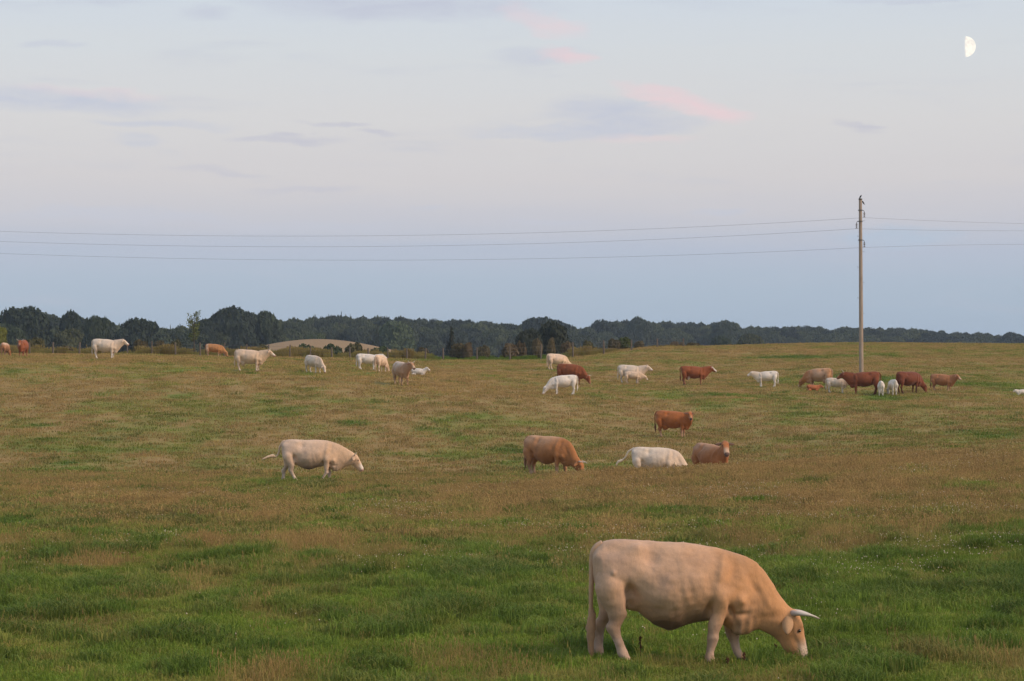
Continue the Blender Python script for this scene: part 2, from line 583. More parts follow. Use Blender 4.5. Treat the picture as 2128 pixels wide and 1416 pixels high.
def instancer(name, pts, rot, scl, idx, attrs, coll, label):
    me = bpy.data.meshes.new(name)
    me.vertices.add(len(pts))
    me.vertices.foreach_set('co', np.asarray(pts, np.float32).ravel())
    a = me.attributes.new('rot', 'FLOAT_VECTOR', 'POINT')
    a.data.foreach_set('vector', np.asarray(rot, np.float32).ravel())
    a = me.attributes.new('scl', 'FLOAT_VECTOR', 'POINT')
    a.data.foreach_set('vector', np.asarray(scl, np.float32).ravel())
    a = me.attributes.new('idx', 'INT', 'POINT')
    a.data.foreach_set('value', np.asarray(idx, np.int32))
    for k, v in attrs.items():
        a = me.attributes.new(k, 'FLOAT', 'POINT')
        a.data.foreach_set('value', np.asarray(v, np.float32))
    o = obj(name, me)
    tag(o, label, kind='stuff')
    g = bpy.data.node_groups.new(name + '_scatter', 'GeometryNodeTree')
    g.interface.new_socket('Geometry', in_out='INPUT', socket_type='NodeSocketGeometry')
    g.interface.new_socket('Geometry', in_out='OUTPUT', socket_type='NodeSocketGeometry')
    N, L = g.nodes, g.links
    gi, go = N.new('NodeGroupInput'), N.new('NodeGroupOutput')
    ci = N.new('GeometryNodeCollectionInfo')
    ci.inputs['Collection'].default_value = coll
    ci.inputs['Separate Children'].default_value = True
    ci.inputs['Reset Children'].default_value = True
    ip = N.new('GeometryNodeInstanceOnPoints')
    ip.inputs['Pick Instance'].default_value = True

    def named(nm, typ):
        n = N.new('GeometryNodeInputNamedAttribute')
        n.data_type = typ
        n.inputs['Name'].default_value = nm
        return n.outputs['Attribute']
    e2r = N.new('FunctionNodeEulerToRotation')
    L.new(named('rot', 'FLOAT_VECTOR'), e2r.inputs[0])
    L.new(gi.outputs[0], ip.inputs['Points'])
    L.new(ci.outputs[0], ip.inputs['Instance'])
    L.new(named('idx', 'INT'), ip.inputs['Instance Index'])
    L.new(e2r.outputs[0], ip.inputs['Rotation'])
    L.new(named('scl', 'FLOAT_VECTOR'), ip.inputs['Scale'])
    L.new(ip.outputs[0], go.inputs[0])
    md = o.modifiers.new('scatter', 'NODES')
    md.node_group = g
    return o


def wedge(n, d0, d1, margin=260):
    d = np.sqrt(rng.uniform(d0 * d0, d1 * d1, n))
    px = rng.uniform(-margin, 2128 + margin, n)
    return (px - 1064) / F * d, d


MAT_GRASS = mat_grass()


def build_grass():
    sets = {
        'near': [blades(46, .17, .04, .11, .009, .9, 0, s) for s in (1, 2, 3)] + [blades(60, .19, .10, .20, .010, 1.0, 0, s) for s in (4, 5)]
                + [blades(16, .22, .10, .30, .005, .8, .4, s) for s in (6, 7, 8)],
        'mid': [blades(34, .24, .05, .13, .016, .9, 0, s) for s in (11, 12, 13)] + [blades(40, .28, .09, .20, .018, 1.0, 0, s) for s in (14, 15)]
               + [blades(16, .28, .08, .20, .010, .7, .5, s) for s in (16, 17, 18)],
        'far': [blades(26, .5, .04, .09, .035, .9, 0, s) for s in (21, 22, 23)] + [blades(26, .5, .07, .14, .035, 1.0, 0, s) for s in (24, 25)]
               + [blades(20, .5, .05, .12, .022, .7, .3, s) for s in (26, 27, 28)],
    }
    for key, n, d0, d1 in (('near', 36000, 25, 47), ('mid', 46000, 45, 84), ('far', 125000, 82, 300)):
        coll = template_collection('grass_template_' + key, [mesh_np('tuft', v, f, MAT_GRASS) for v, f in sets[key]])
        X, Y = wedge(n, d0, d1)
        dry, lush = grass_state(X, Y)
        u = rng.uniform(0, 1, n)
        tall = u < lush * 0.8
        stalk = (~tall) & (rng.uniform(0, 1, n) < sstep(dry, 0.25, 0.95) * 0.55)
        idx = np.where(tall, 3 + rng.integers(0, 2, n), np.where(stalk, 5 + rng.integers(0, 3, n), rng.integers(0, 3, n)))
        Z = ground(X, Y) - 0.01
        rot = np.stack([rng.normal(0, .08, n), rng.normal(0, .08, n), rng.uniform(0, 6.283, n)], 1)
        s = rng.uniform(.7, 1.3, n) * (1 + {'near': .45, 'mid': .30, 'far': .05}[key] * lush)
        scl = np.stack([s, s, s * rng.uniform(.75, 1.25, n)], 1)
        dv = np.clip(np.where(stalk, dry + 0.14, dry * 0.94) + rng.normal(0, .16, n), 0, 1)
        tint = np.clip(0.5 - 0.34 * sstep(Y, 80, 90) * (1 - sstep(Y, 115, 150)) + 0.9 * (fbm(X / .8, Y / 1.0, 77, 2) - .5) + rng.normal(0, .24, n), 0, 1)
        instancer('grass', np.stack([X, Y, Z], 1), rot, scl, idx, {'dry': dv, 'lush': lush, 'tint': tint}, coll,
                  {'near': 'short green grass with dry stalks in the foreground around the grazing horned cow',
                   'mid': 'brownish seeding grass on the swell of ground in the middle distance',
                   'far': 'short olive and tan grass on the far slope under the scattered herd'}[key])


def build_dry_stalks():
    coll = template_collection('stalk_template', [mesh_np('stalks', *blades(22, .26, .16, .46, .006, .9, .6, s), MAT_GRASS) for s in (31, 32, 33)])
    P = []
    for (x0, y0, rx, ry, a), n in zip(SPOTS_DRY[:6], (36, 22, 22, 34, 26, 16)):
        P.append(np.stack([rng.normal(x0, rx * .75, n), rng.normal(y0, ry * .75, n)], 1))
    X, Y = wedge(420, 26, 60)          # single bent stems scattered about
    P = np.concatenate(P + [np.stack([X, Y], 1)])
    n = len(P)
    s = np.where(np.arange(n) < n - 420, rng.uniform(.45, .85, n), rng.uniform(.3, .7, n))
    instancer('dry_stalks', np.stack([P[:, 0], P[:, 1], ground(P[:, 0], P[:, 1])], 1), np.stack([rng.normal(0, .12, n), rng.normal(0, .12, n), rng.uniform(0, 6.28, n)], 1),
              np.stack([s, s, s], 1), rng.integers(0, 3, n), {'dry': np.clip(rng.normal(.68, .2, n), 0, 1), 'lush': np.zeros(n), 'tint': rng.uniform(.2, .9, n)}, coll,
              'tall straw-coloured grass stalks standing in clumps in the foreground')


def build_clover():
    m, w, out = new_mat('clover_petal')
    bsdf(w, out, w.mix(attr(w, 'tint', 'INSTANCER'), (.50, .38, .25), (.68, .60, .46)), 0.8)
    ms, w, out = new_mat('clover_stem')
    bsdf(w, out, (.10, .16, .04), 0.8)
    V, Fc, mi = [], [], []
    for k in range(7):
        t = k * 2 * math.pi / 7
        V.append((.012 * math.cos(t), .012 * math.sin(t), .13))
    V += [(0, 0, .146), (0, 0, .118)]
    for k in range(7):
        Fc += [(k, (k + 1) % 7, 7), ((k + 1) % 7, k, 8)]
    mi = [0] * len(Fc)
    b = len(V)
    V += [(-.003, 0, 0), (.003, 0, 0), (.002, 0, .12), (-.002, 0, .12)]
    Fc.append((b, b + 1, b + 2, b + 3))
    mi.append(1)
    me = mesh_np('clover', V, Fc, [m, ms])
    me.polygons.foreach_set('material_index', mi)
    coll = template_collection('clover_template', [me])
    X, Y = wedge(90000, 26, 78)
    dry, lush = grass_state(X, Y)
    dens = sstep(fbm(X / 3.0, Y / 4.0, 55, 3), .46, .66) * np.interp(Y, [26, 36, 42, 60, 76], [.06, .12, .8, .7, .35]) * (1 - .3 * lush)
    dens = dens * (0.45 + 0.55 * sstep(pxcol(X, Y), 500, 1500))
    k = rng.uniform(0, 1, len(X)) < dens * .55
    X, Y = X[k], Y[k]
    n = len(X)
    s = rng.uniform(.5, .95, n) * np.interp(Y, [26, 76], [1, 1.15])
    instancer('clover_flowers', np.stack([X, Y, ground(X, Y)], 1), np.stack([rng.normal(0, .2, n), rng.normal(0, .2, n), rng.uniform(0, 6, n)], 1),
              np.stack([s, s, s], 1), np.zeros(n), {'tint': rng.uniform(0, 1, n)}, coll, 'small white clover flowers dotted through the meadow grass')


build_grass()
build_dry_stalks()
build_clover()


# ------------------------------------------------------------------ foliage and trees
def mat_leaf(name, src):
    m, w, out = new_mat(name)
    if src == 'OBJECT':
        c0 = w.node('ShaderNodeObjectInfo').outputs['Color']
    else:
        c0 = w.mix(attr(w, 'tint', 'INSTANCER'), (.026, .038, .026), (.080, .098, .044))
    tc = w.node('ShaderNodeTexCoord')
    geo = w.node('ShaderNodeNewGeometry')
    n = w.noise(geo.outputs['Position'], 0.5, 3)
    c = w.mix(w.math('MULTIPLY', n, 0.9), c0, (.085, .10, .035), 'MIX') if False else c0
    sc = w.node('ShaderNodeVectorMath', operation='SCALE')
    w.put(sc.inputs[0], c)
    w.put(sc.inputs['Scale'], w.math('ADD', 0.6, w.math('MULTIPLY', n, 0.8)))
    p = bsdf(w, out, sc.outputs[0], 0.75, 0.15)
    tr = w.node('ShaderNodeBsdfTranslucent')
    w.put(tr.inputs[0], sc.outputs[0])
    mx = w.node('ShaderNodeMixShader')
    mx.inputs[0].default_value = 0.2
    w.put(mx.inputs[1], p.outputs[0])
    w.put(mx.inputs[2], tr.outputs[0])
    w.put(out.inputs['Surface'], mx.outputs[0])
    return m


def mat_plain(name, c, rough=0.8, spec=0.2, var=0.25, scale=6.0):
    m, w, out = new_mat(name)
    tc = w.node('ShaderNodeTexCoord')
    n = w.noise(tc.outputs['Object'], scale, 5, 0.6)
    p = bsdf(w, out, w.mix(n, tuple(x * (1 - var) for x in c), tuple(min(1, x * (1 + var)) for x in c)), rough, spec)
    bump(w, p, n, 0.4, 0.01)
    return m


LEAF_O = mat_leaf('foliage', 'OBJECT')
LEAF_I = mat_leaf('foliage_wood', 'INSTANCER')
BARK = mat_plain('bark', (.09, .07, .055), 0.9, 0.1, 0.35, 3.0)


def leafy(lobes, nq, size, seed, zmin=0.0):
    """lobes: (centre, radii). quads over the lobes' outer surfaces plus a rough inner core"""
    r = np.random.default_rng(seed)
    V, Fc = [], []
    ar = np.array([(l[1][0] * l[1][1] * l[1][2]) ** (2 / 3) for l in lobes])
    pick = r.choice(len(lobes), nq, p=ar / ar.sum())
    for k in pick:
        c, rad = lobes[k]
        v = r.normal(size=3)
        v /= np.linalg.norm(v)
        if v[2] < -0.5:
            v[2] = -v[2]
        p = np.array(c) + v * np.array(rad) * r.uniform(.80, 1.08)
        if p[2] < zmin:
            continue
        nrm = v / np.array(rad)
        nrm /= np.linalg.norm(nrm)
        nrm = nrm + r.normal(size=3) * .55
        nrm /= np.linalg.norm(nrm)
        t = np.cross(nrm, r.normal(size=3))
        t /= np.linalg.norm(t)
        b = np.cross(nrm, t)
        s = size * r.uniform(.55, 1.25)
        i = len(V)
        V += [p - t * s, p - b * s * .7 + nrm * s * .15, p + t * s, p + b * s * .7 + nrm * s * .15]
        Fc.append((i, i + 1, i + 2, i + 3))
    bm = bmesh.new()
    bmesh.ops.create_icosphere(bm, subdivisions=2, radius=1.0)
    bm.verts.ensure_lookup_table()
    cv = np.array([v.co[:] for v in bm.verts])
    cf = [[v.index for v in f.verts] for f in bm.faces]
    bm.free()
    for c, rad in lobes:
        i = len(V)
        q = cv * (1 + .12 * r.normal(size=(len(cv), 1))) * np.array(rad) * .80 + np.array(c)
        V += list(q)
        Fc += [tuple(a + i for a in f) for f in cf]
    return V, Fc


def broad_lobes(seed, n=9):
    r = np.random.default_rng(seed)
    L = [((0, 0, .50), (.80, .80, .42)), ((r.normal(0, .14), r.normal(0, .14), .66), (.70, .70, .30))]
    for k in range(n):
        a = k * 2.399 + r.uniform(-.4, .4)
        zc = r.uniform(.22, .80)
        q = (.66 if zc < .6 else .50) * r.uniform(.75, 1.1)
        s = r.uniform(.24, .42)
        L.append(((q * math.cos(a), q * math.sin(a), zc), (s * 1.15, s * 1.15, s * .42)))
    return L


def spruce_mesh(seed, nq=700):
    r = np.random.default_rng(seed)
    V, Fc = [], []
    for k in range(nq):
        z = 1 - (1 - .02) * math.sqrt(r.uniform(0, 1)) ** 1.0
        tier = (z * 11) % 1.0
        rad = (1 - z) * (1.05 - .35 * tier) + .02
        a = r.uniform(0, 6.283)
        q = rad * r.uniform(.55, 1.0)
        p = np.array((q * math.cos(a), q * math.sin(a), z - .03 * q))
        t = np.array((math.cos(a), math.sin(a), -.28))
        b = np.array((-math.sin(a), math.cos(a), r.normal(0, .3)))
        s = .13 * (0.45 + (1 - z))
        i = len(V)
        V += [p - t * s * .6, p - b * s * .5, p + t * s, p + b * s * .5]
        Fc.append((i, i + 1, i + 2, i + 3))
    i = len(V)
    for k in range(8):
        a = k * math.pi / 4
        V.append((.55 * math.cos(a), .55 * math.sin(a), .05))
    V.append((0, 0, .97))
    Fc += [(i + k, i + (k + 1) % 8, i + 8) for k in range(8)]
    return V, Fc


def tube(pts, rads, n=8, cap=True):
    V, Fc = [], []
    P = [Vector(p) for p in pts]
    for i, p in enumerate(P):
        d = (P[min(i + 1, len(P) - 1)] - P[max(i - 1, 0)]).normalized()
        u = d.orthogonal().normalized() if i == 0 else (u - d * u.dot(d)).normalized()
        v = d.cross(u)
        r = rads[i] if hasattr(rads, '__len__') else rads
        for k in range(n):
            a = 2 * math.pi * k / n
            V.append(tuple(p + (u * math.cos(a) + v * math.sin(a)) * r))
    for i in range(len(P) - 1):
        for k in range(n):
            Fc.append((i * n + k, i * n + (k + 1) % n, (i + 1) * n + (k + 1) % n, (i + 1) * n + k))
    if cap:
        Fc.append(tuple(range(n - 1, -1, -1)))
        Fc.append(tuple(range((len(P) - 1) * n, len(P) * n)))
    return V, Fc


def merge(*parts):
    V, Fc = [], []
    for v, f in parts:
        b = len(V)
        V += list(v)
        Fc += [tuple(i + b for i in q) for q in f]
    return V, Fc


BROAD = [leafy(broad_lobes(s), 3400, .068, s + 50) for s in (1, 2, 3, 4, 5, 6)]
SPRUCE = [spruce_mesh(s) for s in (1, 2)]
BUSH = [leafy([((0, 0, .4), (.8, .8, .45)), ((.4, .1, .55), (.45, .5, .4)), ((-.4, -.2, .5), (.5, .5, .4)), ((0, .3, .75), (.4, .4, .25))], 700, .12, s, -.02) for s in (70, 71)]


def trunk_mesh(seed):
    r = np.random.default_rng(seed)
    parts = [tube([(0, 0, -.05), (.01, 0, .15), (0.02, .01, .4), (0, 0, .75)], [.045, .034, .026, .01], 8)]
    for k in range(5):
        a = k * 2.4 + r.uniform(0, .5)
        z = .22 + .09 * k
        parts.append(tube([(0, 0, z), (.10 * math.cos(a), .10 * math.sin(a), z + .09), (.22 * math.cos(a), .22 * math.sin(a), z + .2)], [.016, .011, .005], 5))
    return merge(*parts)


TRUNK = [mesh_np('trunk', *trunk_mesh(s), BARK, True) for s in (1, 2)]
CROWN_O = [mesh_np('crown', v, f, LEAF_O) for v, f in BROAD]
SPRUCE_O = [mesh_np('crown', v, f, LEAF_O) for v, f in SPRUCE]
BUSH_O = [mesh_np('bush', v, f, LEAF_O) for v, f in BUSH]

# silhouette of the wood read off the photograph (column, row of tree tops) and how far away it stands
SIL = [(-300, 668), (0, 655), (30, 641), (60, 640), (85, 646), (105, 656), (130, 657), (145, 649), (160, 651), (180, 661), (200, 658), (225, 667), (250, 673), (265, 666), (290, 662), (320, 674),
       (345, 680), (375, 677), (395, 671), (415, 667), (440, 653), (465, 643), (490, 640), (515, 652), (530, 657), (545, 649), (565, 658), (580, 669), (610, 661), (640, 657), (670, 654), (700, 655),
       (730, 653), (750, 655), (790, 657), (830, 657), (870, 661), (920, 661), (960, 663), (1000, 664), (1040, 669), (1080, 673), (1110, 664), (1130, 660), (1160, 664), (1190, 676), (1210, 681),
       (1230, 674), (1260, 666), (1300, 665), (1325, 661), (1345, 665), (1400, 667), (1450, 669), (1500, 667), (1525, 669), (1535, 677), (1600, 677), (1650, 675), (1700, 676), (1720, 681),
       (1760, 678), (1800, 679), (1850, 679), (1900, 681), (1950, 686), (2000, 689), (2050, 691), (2090, 696), (2105, 700), (2128, 695), (2450, 700)]
SX = [a for a, _ in SIL]
SY = [b for _, b in SIL]


def wood_d(px):
    return np.interp(px, [-300, 330, 420, 560, 640, 1180, 1260, 2450], [640, 660, 690, 720, 900, 960, 1100, 1300])


def build_wood():
    tmpl = []
    for (v, f) in BROAD:
        tv, tf = trunk_mesh(3)
        tv = [(a * 1.6, b * 1.6, c - .18) for a, b, c in tv]
        me = mesh_np('wood_tree', *merge((v, f), (tv, tf)), [LEAF_I, BARK])
        mi = [0] * len(f) + [1] * len(tf)
        me.polygons.foreach_set('material_index', mi)
        tmpl.append(me)
    coll = template_collection('wood_template', tmpl)
    P, RO, SC, ID, TI = [], [], [], [], []
    for rowi, (dd, drop, step) in enumerate([(70, 0, 5.5), (40, 4, 6.0), (15, 10, 6.0), (-8, 19, 6.5), (-20, 31, 7.5)]):
        px = -290.0
        while px < 2420:
            d = float(wood_d(px)) + dd + rng.uniform(-8, 8)
            top = float(np.interp(px, SX, SY)) + drop * 700 / d + abs(rng.normal(0, 1.8))
            X = (px - 1064) / F * d
            zb = float(ground(X, d, False))
            zt = CZ + (HOR - top) / F * d
            h = max(5.0, zt - zb)
            wdt = float(np.clip(rng.uniform(4.6, 8.2), 3, h * .6))
            P.append((X, d, zb + h * .08))
            RO.append((0, 0, rng.uniform(0, 6.28)))
            SC.append((wdt, wdt, h * .92))
            ID.append(rng.integers(0, len(tmpl)))
            TI.append(rng.uniform(0, 1))
            px += step * rng.uniform(.75, 1.3) / d * F
    instancer('far_wood', P, RO, SC, ID, {'tint': TI}, coll, 'dark blue-green wood closing the skyline behind the pasture')


build_wood()


def tree(px, top, wpx, d, kind, tint, label, group, var=0):
    X = (px - 1064) / F * d
    zb = float(ground(X, d, False))
    h = CZ + (HOR - top) / F * d - zb
    wd = wpx / F * d / 2
    t = empty('spruce_tree' if kind == 's' else 'broadleaf_tree', (X, d, zb), random.uniform(0, 6.28), label, 'tree', group)
    tr = obj('trunk', TRUNK[var % 2], t)
    tr.scale = (h * (.5 if kind == 's' else .8), h * (.5 if kind == 's' else .8), h)
    cr = obj('crown', (SPRUCE_O if kind == 's' else CROWN_O)[var % (2 if kind == 's' else 6)], t)
    lo = .05 if kind == 's' else .10
    cr.location = (0, 0, h * lo)
    cr.scale = (wd, wd, h * (1 - lo))
    cr.color = (*tint, 1)
    return t


DG, MG, OG, LG = (.036, .050, .030), (.052, .070, .035), (.076, .084, .038), (.082, .108, .048)
for a in [
    (58, 636, 115, 600, 'b', DG, 'broad rounded tree, highest of the wood near the left edge', 0),
    (148, 645, 62, 600, 'b', DG, 'narrow-topped dark tree right of the highest tree near the left edge', 1),
    (206, 656, 60, 610, 'b', MG, 'dark tree of the wood above the head of the white cow by the left fence', 2),
    (288, 660, 95, 610, 'b', DG, 'wide low-domed tree of the wood halfway between the left white cow and the sapling', 3),
    (20, 672, 80, 560, 'b', MG, 'lower green tree in front of the wood above the tan cow at the left edge', 4),
    (140, 682, 75, 540, 'b', OG, 'olive green tree at the wood edge left of the white fence-side cow', 5),
    (190, 693, 60, 530, 'b', DG, 'dark round tree at the wood edge just above the white cow by the left fence', 0),
    (480, 637, 120, 680, 'b', DG, 'tall broad dark tree just right of the lone sapling', 1),
    (548, 646, 70, 690, 'b', MG, 'rounded tree on the right shoulder of the tall dark tree by the sapling', 2),
    (425, 662, 60, 670, 'b', DG, 'dark tree directly behind the lone sapling', 3),
    (826, 666, 85, 780, 'b', LG, 'paler green rounded tree at the right foot of the stubble hill', 4),
    (790, 676, 40, 790, 'b', OG, 'slender olive tree left of the paler green tree by the stubble hill', 5),
    (1130, 658, 110, 950, 'b', DG, 'wide domed tree above the grazing group with the white calf', 0),
    (1325, 658, 60, 1090, 'b', MG, 'round-topped tree breaking the skyline above the cream cow and suckling calf', 1),
    (1262, 664, 70, 1085, 'b', DG, 'domed tree at the right side of the notch in the wood', 2),
    (1505, 665, 70, 1090, 'b', MG, 'rounded tree where the skyline of the wood steps down', 3),
    (1562, 693, 74, 700, 'b', OG, 'round bushy tree in front of the wood above the white calf facing left', 4),
    (1500, 698, 50, 720, 'b', MG, 'small low tree in front of the wood above the white-faced red cow', 5),
    (2100, 690, 60, 1240, 'b', DG, 'last dark tree of the wood at the right edge', 1),
    (1096, 682, 64, 345, 'b', (.044, .053, .034), 'left and lower dark tree of the pair behind the fence above the grazing group', 5),
    (1148, 667, 84, 350, 'b', (.044, .053, .034), 'right and taller dark tree of the pair behind the fence above the grazing group', 3),
    (650, 692, 50, 690, 'b', LG, 'small pale round tree on top of the stubble hill', 2),
]:
    tree(*a[:7], 'trees standing out in the wood', a[7])
for a in [
    (614, 655, 16, 900, 'small spruce tip leftmost of the row above the stubble hill'),
    (655, 650, 22, 900, 'spruce tip above the left part of the stubble hill'),
    (683, 649, 18, 905, 'spruce tip above the middle of the stubble hill'),
    (709, 644, 26, 900, 'largest spruce tip above the stubble hill'),
    (728, 647, 16, 905, 'slim spruce tip just right of the largest one above the stubble hill'),
    (354, 668, 14, 760, 'left of two tiny spruce tips left of the lone sapling'),
    (374, 667, 14, 760, 'right of two tiny spruce tips left of the lone sapling'),
    (938, 672, 46, 330, 'dark pointed conifer standing alone behind the fence'),
]:
    tree(a[0], a[1], a[2], a[3], 's', (.030, .042, .026) if a[3] > 500 else (.028, .034, .022), a[4], 'conifers', int(a[0]) % 2)


def build_sapling():
    d = 216
    b = at(403, d, -.1)
    t = empty('sapling', b, 0, 'lone thin young tree with sparse leaves behind the left fence', 'tree')
    h = (735 - 640) / F * d
    parts = [tube([(0, 0, 0), (.03, 0, h * .3), (-.02, 0, h * .6), (.05, 0, h * .98)], [.06, .05, .035, .01], 7)]
    r = np.random.default_rng(8)
    tips = []
    for k in range(22):
        z = h * (.35 + .6 * k / 22)
        a = r.uniform(0, 6.28)
        ln = (.25 + .42 * (1 - abs(k / 22 - .45))) * r.uniform(.6, 1.1)
        e = (ln * math.cos(a), ln * math.sin(a), z + ln * .8)
        parts.append(tube([(0, 0, z), (e[0] * .5, e[1] * .5, z + ln * .3), e], [.018, .012, .005], 5))
        tips += [np.array(e), np.array((e[0] * .6, e[1] * .6, z + ln * .5))]
    obj('trunk', mesh_np('trunk', *merge(*parts), BARK, True), t)
    V, Fc = [], []
    for tp in tips:
        for q in range(15):
            p = tp + r.normal(size=3) * .11
            n = r.normal(size=3)
            u = np.cross(n, r.normal(size=3))
            u /= np.linalg.norm(u)
            v = np.cross(n / np.linalg.norm(n), u)
            s = r.uniform(.05, .11)
            i = len(V)
            V += [p - u * s, p - v * s * .6, p + u * s, p + v * s * .6]
            Fc.append((i, i + 1, i + 2, i + 3))
    c = obj('crown', mesh_np('crown', V, Fc, LEAF_O), t)
    c.color = (.15, .17, .05, 1)


build_sapling()

# yellow green tree cut by the left edge
tree(-6, 676, 46, 228, 'b', (.17, .18, .045), 'yellow-green small tree cut off by the left edge beside the tan cow', None, 3)


# bushes and weeds beyond the fence
def fence_d(px):
    return float(np.interp(px, [-400, 0, 450, 800, 1064, 1250, 1420, 1600], [204, 204, 203, 206, 207, 218, 232, 246]))


BR, RB, OB, GB, TB = (.120, .100, .055), (.138, .102, .058), (.10, .095, .045), (.066, .088, .038), (.17, .135, .075)
for k, (px, top, wpx, back, tint, label) in enumerate([
    (74, 702, 40, 12, OB, 'olive bush right of the red bull near the left fence'),
    (140, 718, 30, 8, BR, 'brown bush left of the white cow by the left fence'),
    (292, 706, 34, 8, BR, 'brown bush right of the white cow by the left fence'),
    (332, 708, 34, 7, BR, 'dull brown bush between two fence posts left of the sapling'),
    (365, 706, 30, 9, OB, 'olive bush just left of the sapling'),
    (545, 716, 30, 30, OB, 'small bush at the left foot of the stubble hill behind the horned cream cow'),
    (640, 717, 66, 70, GB, 'long low green bush at the foot of the stubble hill'),
    (690, 716, 44, 70, GB, 'green bush right of the long low bush at the foot of the stubble hill'),
    (735, 714, 54, 60, OB, 'olive bush above the white calf beside the cream one'),
    (790, 720, 44, 40, GB, 'green bush above the cream calf seen from behind'),
    (835, 730, 30, 15, OB, 'olive bush above the tan horned cow facing right'),
    (880, 722, 30, 12, BR, 'brown bush left of the lone conifer by the fence'),
    (955, 714, 40, 10, BR, 'brown bush right of the lone conifer by the fence'),
    (972, 712, 26, 9, RB, 'reddish brown bush right of the lone conifer'),
    (1005, 718, 30, 9, BR, 'low brown bush left of the reddish bush by the fence'),
    (1060, 714, 40, 9, RB, 'reddish brown bush left of the dark tree pair by the fence'),
    (1083, 710, 26, 10, RB, 'rusty bush at the left foot of the dark tree pair'),
    (1116, 704, 24, 9, TB, 'tan bush in front of the dark tree pair, left of two'),
    (1145, 703, 22, 9, TB, 'tan bush in front of the dark tree pair, right of two'),
    (1178, 710, 26, 9, RB, 'rusty red bush right of the dark tree pair'),
    (1222, 708, 30, 8, OB, 'olive bush left of the round green fence bush'),
    (1276, 704, 30, 8, BR, 'brown bush just left of the round green fence bush'),
    (1298, 701, 34, 7, (.085, .105, .036), 'round green bush on the fence line at the top of the slope'),
    (1328, 708, 26, 8, BR, 'brown bush just right of the round green fence bush'),
    (1402, 709, 18, 8, RB, 'left of two rusty bushes at the end of the fence'),
    (1417, 711, 14, 8, RB, 'right of two rusty bushes at the end of the fence'),
    (1440, 714, 30, 8, BR, 'low brown bush where the fence meets the field crest'),
]):
    d = fence_d(px) + back
    X = (px - 1064) / F * d
    zb = float(ground(X, d))
    h = max(.5, CZ + (HOR - top) / F * d - zb)
    b = obj('bush', BUSH_O[k % 2], None, (X, d, zb - .05))
    wd = wpx / F * d / 2
    b.scale = (wd * 1.1, wd, h * 1.02)
    b.rotation_euler = (0, 0, k * 1.3)
    b.color = (*tint, 1)
    tag(b, label, 'bush', 'bushes along the fence')


def build_weeds():
    meshes = []
    for s in range(3):
        meshes.append(mesh_np('weed', *blades(60, .45, .5, 1.15, .03, .35, .5, 90 + s), MAT_GRASS))
    coll = template_collection('weed_template', meshes)
    n = 3200
    px = rng.uniform(-200, 1460, n)
    d = np.array([fence_d(p) for p in px]) + rng.uniform(1.0, 14, n)
    X = (px - 1064) / F * d
    Z = ground(X, d)
    v = sstep(px, 870, 920) * (1 - sstep(px, 1150, 1190))
    nz = fbm(px / 25.0, d / 3.0, 5, 3)
    s = np.clip(1.5 * (nz - .18), .12, 1.1) * (1 - .55 * v) * (1 - .72 * sstep(px, 1180, 1300))
    instancer('rough_grass', np.stack([X, d, Z], 1), np.stack([np.zeros(n), np.zeros(n), rng.uniform(0, 6, n)], 1),
              np.stack([s, s, s], 1), rng.integers(0, 3, n), {'dry': np.clip((.35 + .8 * (nz - .3)) * (1 - v), 0, 1), 'lush': np.where(v > .3, .3, .55), 'tint': rng.uniform(0, .6, n)},
              coll, 'rank brown and green weeds growing along the far fence')


build_weeds()

# ------------------------------------------------------------------ fence
WOOD = mat_plain('weathered_wood', (.145, .118, .095), 0.85, 0.15, 0.3, 8.0)
WIRE = mat_plain('fence_wire', (.16, .15, .14), 0.6, 0.4, 0.2)


def build_fence():
    posts = [(-60, 711), (12, 714), (62, 712), (110, 712), (165, 712), (213, 712), (265, 711), (316, 710), (365, 712), (416, 713), (466, 713), (513, 716), (558, 717), (602, 717), (645, 719), (690, 722), (727, 722),
             (766, 724), (806, 723), (846, 725), (884, 724), (921, 724), (991, 723), (1060, 720), (1124, 716), (1191, 712), (1255, 708), (1312, 707), (1366, 706), (1420, 709)]
    f = empty('fence', at(700, fence_d(700)), 0, 'old wooden post and wire fence along the far edge of the pasture', 'fence')
    base = f.location
    tops = []
    for k, (px, top) in enumerate(posts):
        d = fence_d(px)
        p = at(px, d)
        h = float(np.clip(CZ + (HOR - top) / F * d - p.z, .85, 1.6))
        r = random.uniform(.055, .085)
        lean = random.uniform(-.05, .05)
        v, fc = tube([(0, 0, -.3), (lean * .3, 0, h * .4), (lean, 0.01, h), (lean, .01, h + .02)], [r, r, r * .93, r * .5], 8)
        po = obj('post', mesh_np('post', v, fc, WOOD), f, p - base)
        tops.append((p, h))
    for frac in (.38, .62, .88):
        pts = []
        for (p, h), (p2, h2) in zip(tops[:-1], tops[1:]):
            a = p + Vector((0, -.08, h * frac)) - base
            b = p2 + Vector((0, -.08, h2 * frac)) - base
            pts += [a, (a + b) / 2 - Vector((0, 0, .03))]
        pts.append(tops[-1][0] + Vector((0, -.08, tops[-1][1] * frac)) - base)
        v, fc = tube(pts, .006, 4)
        obj('wire', mesh_np('wire', v, fc, WIRE), f)


build_fence()

# ------------------------------------------------------------------ utility pole, lines, birds
POLE_D = 164.0


